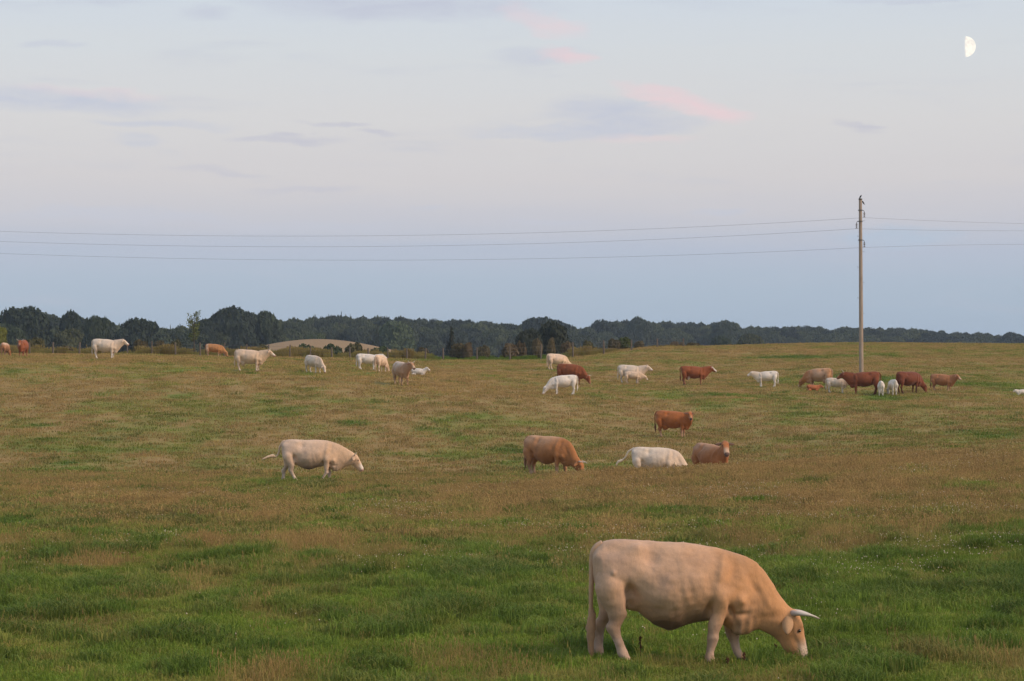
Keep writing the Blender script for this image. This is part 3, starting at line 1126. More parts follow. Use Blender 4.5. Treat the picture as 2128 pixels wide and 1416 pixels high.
def build_pole():
    d = POLE_D
    b = at(1790, d)
    top = ray(1788.2, 414, d)
    h = top.z - b.z
    t = empty('utility_pole', b, 0, 'tall bare wooden power pole standing behind the cattle on the right', 'utility pole')
    m, w, out = new_mat('pole_wood')
    tc = w.node('ShaderNodeTexCoord')
    mp = w.node('ShaderNodeMapping')
    mp.inputs['Scale'].default_value = (8, 8, .5)
    w.put(mp.inputs[0], tc.outputs['Object'])
    n = w.noise(mp.outputs[0], 3.0, 6, .65)
    p = bsdf(w, out, w.ramp(n, [(.25, (.16, .115, .085)), (.5, (.36, .28, .22)), (.8, (.46, .37, .30))]), .85, .15)
    bump(w, p, n, .6, .02)
    lx = top.x - b.x
    pts = [(lx * k / 12, 0, -.4 + (h + .4) * k / 12) for k in range(13)]
    rads = [.162 - .052 * k / 12 for k in range(13)]
    v, f = tube(pts, rads, 16)
    obj('shaft', mesh_np('shaft', v, f, m, False), t)
    iron = mat_plain('galvanised_iron', (.10, .095, .09), .6, .4, .3)
    glass = mat_plain('insulator_porcelain', (.13, .10, .085), .25, .5, .15)
    v, f = tube([(lx, 0, h - .05), (lx, 0, h + .03), (lx, 0, h + .05)], [.135, .135, .06], 12)
    obj('cap', mesh_np('cap', v, f, iron, True), t)
    att = []
    for side, row in ((1, 447), (-1, 470), (1, 509)):
        zz = CZ + (HOR - row) / F * d - b.z
        br = obj('bracket', mesh_np('bracket', *merge(tube([(lx + side * .09, -.02, zz + .34), (lx + side * .22, -.03, zz + .32), (lx + side * .27, -.03, zz + .22), (lx + side * .27, -.03, zz - .16)], [.022, .022, .022, .018], 6),
                                                       tube([(lx, 0, zz + .30), (lx, 0, zz + .36)], [.165, .165], 12)), iron), t)
        ins = obj('insulator', mesh_np('insulator', *merge(*[tube([(lx + side * .27, -.03, zz + z0 + .045), (lx + side * .27, -.03, zz + z0 + .02), (lx + side * .27, -.03, zz + z0 - .02)], [.03, .055, .10], 10) for z0 in (.12, 0, -.14)]), glass, True), br)
        att.append((lx + side * .27, -.03, zz - .19))
    for k in range(9):   # climbing irons / bolts
        z0 = h * (.2 + .085 * k)
        s = -1 if k % 2 else 1
        obj('step_bolt', mesh_np('step_bolt', *tube([(lx * .5 + s * .12, 0, z0), (lx * .5 + s * .24, 0, z0), (lx * .5 + s * .25, 0, z0 + .04)], [.012, .012, .012], 5), iron), t)
    # lines: (col,row) fitted to the photograph, left span reaching a pole left of the picture, right span one right of it
    wm = mat_plain('power_line_wire', (.17, .16, .17), .6, .3, .1)
    spans = [([(0, 481), (600, 491)], [(2128, 465)], 'top'), ([(0, 502), (700, 513)], [(2128, 480)], 'middle'), ([(0, 527), (800, 541)], [(2128, 508)], 'bottom')]
    for (lp, rp, nm), (ax, ay, az_) in zip(spans, att):
        A = b + Vector((ax, ay, az_))
        ca, ra = 1064 + F * A.x / A.y, HOR - F * (A.z - CZ) / A.y
        cf = np.polyfit([lp[0][0], lp[1][0], ca], [lp[0][1], lp[1][1], ra], 2)
        pts = []
        for px in np.linspace(-420, ca, 40):
            dd = A.y + (ca - px) / (ca + 420) * 26
            pts.append(ray(px, float(np.polyval(cf, px)), dd))
        dx = rp[0][0] - ca
        for px in np.linspace(ca, 2560, 16)[1:]:
            q = (px - ca) / dx
            row = ra + (rp[0][1] - ra) * q + (4.0 * q * (1 - q)) * (-1 if nm == 'bottom' else 1) * 1.2
            pts.append(ray(px, row, A.y + q * 30))
        v, f = tube(pts, .0075, 5)
        o = obj('power_line', mesh_np('power_line', v, f, wm))
        tag(o, '%s of the three thin power lines crossing the sky to the pole' % {'top': 'uppermost', 'middle': 'middle one', 'bottom': 'lowest'}[nm], 'power line', 'power lines')
    # birds
    bmat = mat_plain('bird_feather', (.022, .022, .026), .6, .3, .3, 20)
    bpts = [(-.11, 0, -.10), (-.07, 0, -.055), (-.03, 0, 0), (.01, 0, .06), (.04, 0, .115), (.055, 0, .15), (.07, 0, .165), (.098, 0, .17)]
    brad = [.012, .022, .045, .055, .044, .032, .026, .004]
    for loc, rz, lab in ((Vector((lx, 0, h + .11)), 0, 'small dark bird perched on the very top of the pole'), (Vector((lx + .20, -.02, h - .30)), math.pi, 'small dark bird clinging to the top bracket of the pole')):
        bd = empty('bird', b + loc, rz, lab, 'bird', 'birds on the pole')
        v, f = tube(bpts, brad, 10)
        obj('body', mesh_np('body', v, f, bmat, True), bd)
        v, f = tube([(.0, .01, .0), (.0, .012, -.06)], [.006, .005], 5)
        obj('leg', mesh_np('leg', v, f, bmat), bd)
    # seat for the lower bird
    return t


build_pole()


# ------------------------------------------------------------------ moon
def build_moon():
    D = 9000.0
    c = ray(2006.5, 97, D)
    r = 21.6 / F * D
    m, w, out = new_mat('moon_light')
    e = w.node('ShaderNodeEmission')
    tc = w.node('ShaderNodeTexCoord')
    n = w.noise(tc.outputs['Object'], .055, 4, .6)
    w.put(e.inputs[0], w.mix(w.smooth(n, .42, .65), (1.0, .97, .86), (.86, .79, .72)))
    e.inputs[1].default_value = 1.08
    sx = w.node('ShaderNodeSeparateXYZ')
    w.put(sx.inputs[0], tc.outputs['Normal'])
    tr = w.node('ShaderNodeBsdfTransparent')
    mx = w.node('ShaderNodeMixShader')
    w.put(mx.inputs[0], w.smooth(sx.outputs[0], 0.0, .14))
    w.put(mx.inputs[1], tr.outputs[0])
    w.put(mx.inputs[2], e.outputs[0])
    w.put(out.inputs['Surface'], mx.outputs[0])
    V, Fc = [], []
    nu, nv = 20, 32
    for i in range(nu + 1):
        th = (math.pi / 2) * i / nu           # 0 = towards the sun (+X)
        for j in range(nv):
            ph = 2 * math.pi * j / nv
            V.append((r * math.cos(th), r * math.sin(th) * math.cos(ph), r * math.sin(th) * math.sin(ph)))
    for i in range(nu):
        for j in range(nv):
            Fc.append((i * nv + j, i * nv + (j + 1) % nv, (i + 1) * nv + (j + 1) % nv, (i + 1) * nv + j))
    o = obj('moon', mesh_np('moon', V, Fc, m, True), None, c)
    o.rotation_euler = (0, 0, -math.atan2(c.x, c.y) - R(5))      # lit side square to the line of sight
    tag(o, 'bright half moon high in the pale evening sky at right', 'moon')


build_moon()


# ------------------------------------------------------------------ cattle
def ring(top, bot, hw, n=28, ex=2.3, narrow=.14, belly=0.0, yaw=0.0, pivot=None):
    top = np.array((top[0], 0, top[1]))
    bot = np.array((bot[0], 0, bot[1]))
    c = (top + bot) / 2
    v = (top - bot) / 2
    out = []
    for k in range(n):
        a = 2 * math.pi * k / n
        ca, sa = math.cos(a), math.sin(a)
        zz = math.copysign(abs(sa) ** (2 / ex), sa)
        yy = math.copysign(abs(ca) ** (2 / ex), ca)
        f = 1 - narrow * max(0, zz) ** 2 - belly * max(0, -zz) ** 2
        p = c + v * zz + np.array((0, hw * yy * f, 0))
        out.append(p)
    out = np.array(out)
    if yaw and pivot is not None:
        ca, sa = math.cos(yaw), math.sin(yaw)
        x, y = out[:, 0] - pivot, out[:, 1].copy()
        out[:, 0] = pivot + x * ca - y * sa
        out[:, 1] = x * sa + y * ca
    return out


def loft(rings):
    n = len(rings[0])
    V = [tuple(p) for r in rings for p in r]
    Fc = []
    for i in range(len(rings) - 1):
        for k in range(n):
            Fc.append((i * n + k, i * n + (k + 1) % n, (i + 1) * n + (k + 1) % n, (i + 1) * n + k))
    b = len(V)
    V.append(tuple(np.mean(rings[0], 0)))
    V.append(tuple(np.mean(rings[-1], 0)))
    m = (len(rings) - 1) * n
    for k in range(n):
        Fc.append((b, (k + 1) % n, k))
        Fc.append((b + 1, m + k, m + (k + 1) % n))
    return V, Fc


def leg_loft(pts, n=16):
    """pts: (x,y,z, rx, ry) horizontal-ish rings"""
    rings = []
    for (x, y, z, rx, ry) in pts:
        rings.append(np.array([(x + rx * math.cos(2 * math.pi * k / n), y + ry * math.sin(2 * math.pi * k / n), z) for k in range(n)]))
    return loft(rings)


TORSO = [  # x, top, bottom, half width
    (.02, 1.30, 1.02, .09), (.06, 1.36, .86, .17), (.13, 1.415, .74, .235), (.25, 1.440, .66, .275), (.39, 1.450, .60, .295), (.55, 1.440, .545, .315), (.72, 1.425, .47, .345), (.90, 1.415, .425, .37),
    (1.08, 1.405, .43, .375), (1.25, 1.38, .47, .355), (1.40, 1.355, .485, .315), (1.52, 1.335, .45, .285), (1.63, 1.31, .385, .25), (1.74, 1.27, .37, .20), (1.83, 1.20, .42, .14)]
NECKS = {
    'graze': ([((1.66, 1.30), (1.64, .33), .245), ((1.80, 1.255), (1.76, .315), .205), ((1.92, 1.185), (1.86, .36), .17), ((2.01, 1.09), (1.94, .40), .15), ((2.10, .955), (2.01, .37), .135), ((2.19, .81), (2.08, .33), .125),
               ((2.28, .69), (2.14, .28), .115), ((2.36, .62), (2.22, .24), .105)], (2.315, .585), (.27, -.963)),
    'low': ([((1.64, 1.37), (1.66, .37), .245), ((1.82, 1.315), (1.80, .36), .20), ((1.98, 1.235), (1.93, .42), .165), ((2.13, 1.15), (2.06, .52), .145), ((2.27, 1.06), (2.20, .57), .13), ((2.39, .985), (2.32, .58), .115)], (2.40, .90), (.47, -.883)),
    'level': ([((1.62, 1.37), (1.66, .39), .25), ((1.80, 1.385), (1.82, .45), .20), ((1.95, 1.40), (1.98, .62), .165), ((2.08, 1.42), (2.12, .80), .14), ((2.19, 1.43), (2.24, .92), .125), ((2.26, 1.43), (2.31, .98), .11)], (2.25, 1.345), (.78, -.626)),
    'up': ([((1.62, 1.38), (1.66, .40), .25), ((1.78, 1.43), (1.81, .48), .195), ((1.90, 1.49), (1.95, .70), .16), ((2.01, 1.55), (2.07, .90), .135), ((2.10, 1.59), (2.17, 1.04), .12), ((2.16, 1.60), (2.24, 1.10), .105)], (2.15, 1.51), (.76, -.65)),
}
HEAD = [(-.05, .02, .05, .05), (-.02, .07, .09, .09), (.04, .09, .14, .112), (.12, .098, .185, .122), (.20, .097, .20, .122), (.28, .088, .19, .104), (.36, .078, .165, .087), (.43, .072, .14, .084), (.49, .070, .125, .088), (.535, .062, .105, .082), (.565, .04, .07, .06), (.575, .02, .04, .03)]
HIND = [(.27, .17, 1.05, .20, .10), (.25, .205, .88, .205, .115), (.27, .205, .72, .175, .11), (.285, .195, .60, .130, .095), (.255, .185, .51, .092, .075), (.215, .178, .445, .082, .062), (.215, .176, .40, .074, .058), (.235, .175, .33, .054, .046), (.268, .172, .22, .045, .040), (.295, .172, .12, .053, .048), (.325, .172, .06, .052, .050), (.345, .172, -.01, .068, .058)]
FORE = [(1.52, .16, 1.02, .15, .085), (1.53, .20, .85, .165, .09), (1.52, .205, .70, .135, .088), (1.50, .195, .58, .105, .078), (1.485, .185, .47, .080, .066), (1.478, .178, .37, .060, .055), (1.482, .175, .31, .068, .062), (1.475, .175, .25, .052, .047), (1.465, .175, .15, .042, .040), (1.47, .175, .09, .050, .046), (1.49, .175, .04, .052, .050), (1.505, .175, -.01, .068, .058)]


def pose_leg(base, side, dx, knee=None, lift=0.0, spread=0.0):
    out = []
    zt = base[0][2]
    for (x, y, z, rx, ry) in base:
        f = max(0.0, min(1.0, (0.92 - z) / 0.92))
        th = 1.0 + .16 * (z < .5)
        out.append([x + dx * f ** 1.25, side * (y + spread * f), z + lift * max(0, f - .55) / .45, rx * th, ry * th])
    return out


def make_body(pose, voxel, smooth_it):
    """pose dict -> vertices, faces (one continuous surface) in local coordinates, and the head frame"""
    slim = pose.get('slim', 0.2)
    fat = pose.get('fat', 1.0)
    level = pose.get('level', 0.0)
    lying = pose.get('lying', False)
    parts = []

    def lift(x, z):
        return z + level * sstep(x, .7, 1.7)
    rings = []
    for (x, t, b, hw) in TORSO:
        b2 = b + slim * .20 * (1 - abs(x - .9) / 1.1) - pose.get('sag', 0) * (.085 * math.exp(-((x - .84) / .13) ** 2) - .05 * math.exp(-((x - .52) / .14) ** 2))
        rings.append(ring((x, lift(x, t)), (x, lift(x, b2)), hw * (1 - .28 * slim) * fat * 1.03, ex=2.08, narrow=.20, belly=.34))
    parts.append(loft(rings))
    neck, h0, hd = NECKS[pose['neck']]
    yaw, piv = pose.get('yaw', 0.0), 1.72
    nk = []
    for i, (t, b, hw) in enumerate(neck):
        f = sstep(i / (len(neck) - 1), 0.0, 1.0)
        lv = level if pose['neck'] == 'graze' else 0
        lvl = lv * (1 - i / (len(neck) - 1))
        nk.append(ring((t[0], t[1] + lvl), (b[0], b[1] + lvl + slim * .14 * (1 - f)), hw * (1 - .2 * slim) * pose.get('neckw', 1.0), narrow=.35, belly=.4, yaw=yaw * float(f), pivot=piv))
    parts.append(loft(nk))
    hs = pose.get('head', 1.0)
    hdv = np.array((hd[0], 0, hd[1]))
    hdv /= np.linalg.norm(hdv)
    nrm = np.array((-hdv[2], 0, hdv[0]))
    cy_, sy_ = math.cos(yaw), math.sin(yaw)

    def rotp(p):
        x, y = p[0] - piv, p[1]
        return np.array((piv + x * cy_ - y * sy_, x * sy_ + y * cy_, p[2]))
    org = np.array((h0[0], 0, h0[1]))

    def hp(t, n, y):
        return rotp(org + hdv * t * hs + nrm * n * hs + np.array((0, y * hs, 0)))
    hr = []
    for (t, f, bk, hw) in HEAD:
        q = []
        for k in range(20):
            a = 2 * math.pi * k / 20
            ca, sa = math.cos(a), math.sin(a)
            zz = math.copysign(abs(sa) ** .87, sa)
            yy = math.copysign(abs(ca) ** .87, ca)
            q.append(hp(t, (f if zz > 0 else bk) * zz, hw * yy * (1 - .12 * zz if zz > 0 else 1 + .30 * zz)))
        hr.append(np.array(q))
    parts.append(loft(hr))
    if not lying:
        for side, dxh, dxf in ((1, pose.get('hl', 0), pose.get('fl', 0)), (-1, pose.get('hr', 0), pose.get('fr', 0))):
            sl = 1 - .12 * slim
            hleg = pose_leg(HIND, side, dxh)
            fleg = pose_leg(FORE, side, dxf)
            if pose.get('bent') == side:    # lifted, bent foreleg
                nl = []
                for (x, y, z, rx, ry) in fleg:
                    if z < .30:
                        q = (.30 - z)
                        x, z = x - q * .62, .30 - q * .74 + .02
                    nl.append([x, y, z, rx, ry])
                fleg = nl
            parts.append(leg_loft([(x, y * sl, z, rx * (1 - .1 * slim), ry * (1 - .1 * slim)) for x, y, z, rx, ry in reversed(hleg)]))
            parts.append(leg_loft([(x, y * sl, lift(x, z) if z > .5 else z + level * max(0, (z - .1) / .4), rx * (1 - .1 * slim), ry * (1 - .1 * slim)) for x, y, z, rx, ry in reversed(fleg)]))
    else:
        for s in (1, -1):
            parts.append(leg_loft([(.35, s * .24, .44, .28, .12), (.38, s * .27, .55, .30, .14), (.40, s * .24, .75, .22, .10)]))
            parts.append(leg_loft([(1.60, s * .16, .42, .25, .07), (1.58, s * .18, .50, .24, .09), (1.52, s * .17, .65, .14, .08)]))
    if pose.get('udder'):
        parts.append(leg_loft([(.50, 0, .37, .05, .06), (.52, 0, .42, .12, .12), (.54, 0, .50, .17, .16), (.56, 0, .62, .17, .17)]))
    V, Fc = merge(*parts)
    me = mesh_np('body', V, Fc)
    tmp = bpy.data.objects.new('tmp', me)
    COL.objects.link(tmp)
    md = tmp.modifiers.new('r', 'REMESH')
    md.mode = 'VOXEL'
    md.voxel_size = voxel
    md.adaptivity = 0.0
    md2 = tmp.modifiers.new('s', 'SMOOTH')
    md2.factor = 0.5
    md2.iterations = smooth_it
    dg = bpy.context.evaluated_depsgraph_get()
    ev = tmp.evaluated_get(dg)
    em = ev.to_mesh()
    nv = len(em.vertices)
    co = np.empty(nv * 3, np.float32)
    em.vertices.foreach_get('co', co)
    no = np.empty(nv * 3, np.float32)
    em.vertices.foreach_get('normal', no)
    polys = [tuple(p.vertices) for p in em.polygons]
    ev.to_mesh_clear()
    bpy.data.objects.remove(tmp)
    bpy.data.meshes.remove(me)
    co = co.reshape(-1, 3).astype(float)
    no = no.reshape(-1, 3).astype(float)
    # muscle and bone relief (x, z, sigma x, sigma z, amount, tilt)
    k = pose.get('relief', 1.35)
    rel = [
        (.54, 1.35, .10, .06, .022, 0), (.69, 1.25, .10, .09, -.040, 0), (.07, 1.26, .05, .06, .016, 0), (.28, 1.33, .12, .06, -.012, 0), (.24, .95, .14, .18, .026, 0),
        (.46, .84, .06, .10, -.055, -.25), (.445, .68, .04, .10, -.030, 0), (.92, .86, .28, .22, .018, 0), (.85, .64, .25, .06, -.008, 0), (1.39, 0.98, .09, .20, -.012, .25),
        (1.50, 1.10, .055, .18, .026, .22), (1.645, 1.10, .05, .16, -.020, .2), (1.50, .80, .10, .10, .024, 0), (1.355, .64, .04, .10, -.034, .2), (1.735, .75, .06, .06, .030, 0),
        (1.74, .585, .09, .035, -.020, .6), (1.625, .62, .032, .10, -.032, -.2)]
    if pose['neck'] == 'graze':
        rel += [(2.10, .56, .12, .05, -.016, 1.5), (1.92, .86, .05, .16, -.014, -.5)]
    for (x, z, sx, sz, a, tl) in rel:
        dx = co[:, 0] - x
        dz = co[:, 2] - z
        dx = dx - tl * dz
        w = np.exp(-(dx / sx) ** 2 - (dz / sz) ** 2) * sstep(np.abs(co[:, 1]), .06, .16)
        co += no * (w * a * k)[:, None]
    if pose.get('wart'):
        w = np.exp(-((co[:, 0] - .265) / .022) ** 2 - ((co[:, 2] - 1.075) / .024) ** 2) * (co[:, 1] < -.1)
        co += no * (w * .022)[:, None]
    # loose skin: folds on neck, dewlap and ribs
    fold = np.sin(co[:, 0] * 55 - co[:, 2] * 14 + 3 * vnoise(co[:, 0] * 5, co[:, 2] * 5, 3)) * np.exp(-((co[:, 0] - 1.78) / .13) ** 2 - ((co[:, 2] - .48) / .14) ** 2)
    co += no * (fold * .0055 * k)[:, None]
    ribs = np.sin(co[:, 0] * 52 + co[:, 2] * 9) * np.exp(-((co[:, 0] - 1.12) / .18) ** 2 - ((co[:, 2] - .92) / .2) ** 2)
    co += no * (ribs * .0022 * k)[:, None]
    lump = (fbm(co[:, 0] * 5 + 3 * co[:, 1], co[:, 2] * 5 + pose.get('seed', 0), 7, 3) - .5) * .021
    co += no * (lump * k)[:, None]
    # head: brow, eye socket, cheek, mouth line, nostrils
    c2, s2 = math.cos(-yaw), math.sin(-yaw)
    q = np.stack([piv + (co[:, 0] - piv) * c2 - co[:, 1] * s2, (co[:, 0] - piv) * s2 + co[:, 1] * c2, co[:, 2]], 1) - org
    t, n, yy = q @ hdv / hs, q @ nrm / hs, np.abs(q[:, 1]) / hs
    side = sstep(yy, .035, .07) * (yy < .2) * (np.abs(n) < .3)
    for (t0, n0, st, sn, a) in [(.145, .075, .035, .022, .020), (.195, .028, .032, .026, -.016), (.20, -.11, .07, .06, .014), (.33, -.02, .07, .045, -.014), (.47, -.055, .075, .010, -.013), (.545, .030, .016, .014, -.014), (.30, .06, .08, .015, .006)]:
        wgt = np.exp(-((t - t0) / st) ** 2 - ((n - n0 - (.25 * (t - t0) if t0 == .47 else 0)) / sn) ** 2) * side
        co += no * (wgt * a * hs)[:, None]
    frame = dict(hp=hp, org=org, hd=hdv, n=nrm, yaw=yaw, piv=piv, hs=hs)
    return co, polys, frame


def mat_coat():
    m, w, out = new_mat('cattle_coat')
    c = attr(w, 'coat', 'GEOMETRY', 'Color')
    tc = w.node('ShaderNodeTexCoord')
    oi = w.node('ShaderNodeObjectInfo')
    mp = w.node('ShaderNodeMapping')
    mp.inputs['Scale'].default_value = (1, 1, .45)
    w.put(mp.inputs[0], tc.outputs['Object'])
    n1 = w.noise(mp.outputs[0], 3.0, 6, .65)
    n2 = w.noise(mp.outputs[0], 34.0, 5, .75)
    f = w.math('ADD', w.math('ADD', .70, w.math('MULTIPLY', n1, .52)), w.math('MULTIPLY', w.math('SUBTRACT', n2, .5), .40))
    # grubby, greyer hair in soft patches
    n3 = w.smooth(w.noise(tc.outputs['Object'], 1.9, 5, .6, .4), .42, .72)
    g = w.mix(1.0, c, (.74, .78, .86), 'MULTIPLY')
    c = w.mix(w.math('MULTIPLY', n3, .95), c, g)
    sc = w.node('ShaderNodeVectorMath', operation='SCALE')
    w.put(sc.inputs[0], c)
    w.put(sc.inputs['Scale'], f)
    p = bsdf(w, out, sc.outputs[0], .78, .18)
    p.inputs['Sheen Weight'].default_value = .10
    p.inputs['Sheen Roughness'].default_value = .5
    bump(w, p, w.math('ADD', n2, w.noise(tc.outputs['Object'], 12.0, 4, .6)), .5, .011)
    return m


COAT = mat_coat()
HORN_M = None


def mat_horn():
    m, w, out = new_mat('horn')
    t = attr(w, 'along')
    bsdf(w, out, w.ramp(t, [(0, (.26, .17, .13)), (.22, (.44, .35, .29)), (.55, (.60, .53, .45)), (.85, (.55, .47, .38)), (1, (.30, .23, .18))]), .45, .4)
    return m


HORN_M = mat_horn()
EYE_M = mat_plain('eye', (.02, .014, .012), .12, .6, .1)
CREAM, WHITE, TAN, BROWN, RED, DRED, PINK = (.68, .50, .35), (.71, .63, .54), (.60, .375, .225), (.42, .215, .105), (.27, .080, .029), (.165, .048, .022), (.58, .34, .27)
OFFW = (.70, .57, .44)


def coat_colors(co, fr, c):
    base = np.array(c['base'])
    C = np.tile(base, (len(co), 1))

    def blend(w, col):
        nonlocal C
        w = np.clip(w, 0, 1)[:, None]
        C = C * (1 - w) + np.array(col) * w
    nz = fbm(co[:, 0] * 4 + co[:, 1] * 2, co[:, 2] * 4, 13, 3)
    if 'front' in c:
        blend(sstep(co[:, 0] + .6 * (nz - .5) + .15 * co[:, 2], 1.0, 2.2), c['front'])
    if 'back' in c:     # paler along the back and rump
        blend(sstep(co[:, 2] + .3 * (nz - .5), 1.05, 1.4) * (1 - sstep(co[:, 0], 1.3, 1.7)) * .9, c['back'])
    if 'rump' in c:
        blend(1 - sstep(co[:, 0] + .3 * (nz - .5), .15, .55), c['rump'])
    if 'legs' in c:
        blend((1 - sstep(co[:, 2] + .2 * (nz - .5), .2, .55)) * (np.abs(co[:, 1]) < .35) * (co[:, 0] < 1.75), c['legs'])
    if 'belly' in c:  # underside colour; the brown ones mix dirt with belly shade painted in
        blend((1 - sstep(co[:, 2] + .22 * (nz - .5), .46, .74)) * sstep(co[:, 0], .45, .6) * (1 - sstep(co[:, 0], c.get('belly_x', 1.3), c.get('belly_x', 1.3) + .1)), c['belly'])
    if 'mud' in c:      # dried mud on the belly, with an outline of its own
        w = sstep(np.exp(-((co[:, 0] - .87) / .22) ** 2 - ((co[:, 2] - .45) / .085) ** 2) + .5 * (nz - .5), .40, .62)
        blend(w * .85, c['mud'])
        w = sstep(nz, .45, .62) * (1 - sstep(co[:, 2], .3, .9)) * (1 - sstep(co[:, 0], .2, .42)) * .45
        blend(w, c['mud'])
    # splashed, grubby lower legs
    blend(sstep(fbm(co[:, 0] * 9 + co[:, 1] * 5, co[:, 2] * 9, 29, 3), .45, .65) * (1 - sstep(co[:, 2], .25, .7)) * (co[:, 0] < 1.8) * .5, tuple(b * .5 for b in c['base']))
    # head
    cy_, sy_ = math.cos(-fr['yaw']), math.sin(-fr['yaw'])
    x, y = co[:, 0] - fr['piv'], co[:, 1]
    q = np.stack([fr['piv'] + x * cy_ - y * sy_, x * sy_ + y * cy_, co[:, 2]], 1) - fr['org']
    t = q @ fr['hd'] / fr['hs']
    n = q @ fr['n'] / fr['hs']
    yy = np.abs(q[:, 1]) / fr['hs']
    near = (np.abs(n) < .25) & (yy < .2) & (t > -.08)
    if 'face' in c:
        blend(sstep(t, .0, .12) * near * sstep(n, -.05, .05) * (1 - .5 * sstep(yy, .07, .11)), c['face'])
    blend(sstep(t, .24, .40) * near * sstep(n, -.06, .03) * .85, c.get('bridge', tuple(min(.8, b * 1.15 + .05) for b in c['base'])))
    blend(np.exp(-((t - .19) / .05) ** 2 - ((n - .03) / .05) ** 2) * near * sstep(yy, .07, .11) * .75, tuple(b * .40 for b in c['base']))
    blend(sstep(t, .485, .525) * near, c.get('nose', PINK))
    blend(np.exp(-((t - .54) / .014) ** 2 - ((n - .015) / .016) ** 2 - ((yy - .045) / .013) ** 2) * .9, (.06, .03, .025))   # nostril
    # hooves
    blend(1 - sstep(co[:, 2], .035, .06), (.10, .075, .06))
    return np.clip(C, 0, 1)


def leaf_ear(hp, side, col, droop):
    """cupped leaf-shaped ear as closed mesh, in head coordinates (t along face, n out of forehead, y sideways)"""
    L, W = .215, .060
    a = np.array((droop * .9, -.12 - .25 * droop, 1.0))
    a /= np.linalg.norm(a)
    wv = np.array((1 - min(1, droop * .8), min(1, droop * .8), 0.0))
    wv -= a * wv.dot(a)
    wv /= np.linalg.norm(wv)
    fv = np.cross(a, wv)
    V, Fc = [], []
    n = 10
    base = np.array((.025, -.04, .085))
    for layer in (0, 1):
        for i in range(n + 1):
            s = i / n
            wd = W * max(.08, math.sin(math.pi * (.16 + .84 * s)) ** .7)
            for j in (-1, 0, 1):
                p = base + a * L * s + wv * wd * j + fv * (.020 * (1 - abs(j)) * (1 - s * .5) + (.012 if layer else 0))
                V.append((p[0], p[1], p[2] * side))
    m = 3 * (n + 1)
    for i in range(n):
        for j in range(2):
            q = i * 3 + j
            Fc.append((q, q + 1, q + 4, q + 3))
            Fc.append((m + q, m + q + 3, m + q + 4, m + q + 1))
        for q, r_ in ((i * 3, (i + 1) * 3), ((i + 1) * 3 + 2, i * 3 + 2)):
            Fc.append((q, r_, m + r_, m + q))
    Fc += [(n * 3, n * 3 + 1, m + n * 3 + 1, m + n * 3), (n * 3 + 1, n * 3 + 2, m + n * 3 + 2, m + n * 3 + 1)]
    return [tuple(hp(*v)) for v in V], Fc


def set_coat(me, C):
    a = me.color_attributes.new('coat', 'FLOAT_COLOR', 'POINT')
    a.data.foreach_set('color', np.concatenate([C, np.ones((len(C), 1))], 1).astype(np.float32).ravel())


def smooth_path(pts, k=4):
    P = [np.array(p, float) for p in pts]
    out = []
    for i in range(len(P) - 1):
        p0, p1, p2, p3 = P[max(i - 1, 0)], P[i], P[i + 1], P[min(i + 2, len(P) - 1)]
        for j in range(k):
            t = j / k
            out.append(.5 * ((2 * p1) + (-p0 + p2) * t + (2 * p0 - 5 * p1 + 4 * p2 - p3) * t * t + (-p0 + 3 * p1 - 3 * p2 + p3) * t ** 3))
    out.append(P[-1])
    return out


HORNS = {
    'fwd': [(.0, .02, .07), (.0, .06, .135), (.03, .16, .18), (.085, .27, .18), (.155, .365, .16)],
    'out': [(-.005, .01, .075), (-.02, .03, .15), (-.03, .09, .235), (-.04, .19, .275), (-.02, .27, .27)],
    'short': [(-.01, .01, .075), (-.03, .03, .13), (-.05, .08, .185), (-.07, .13, .20)],
}


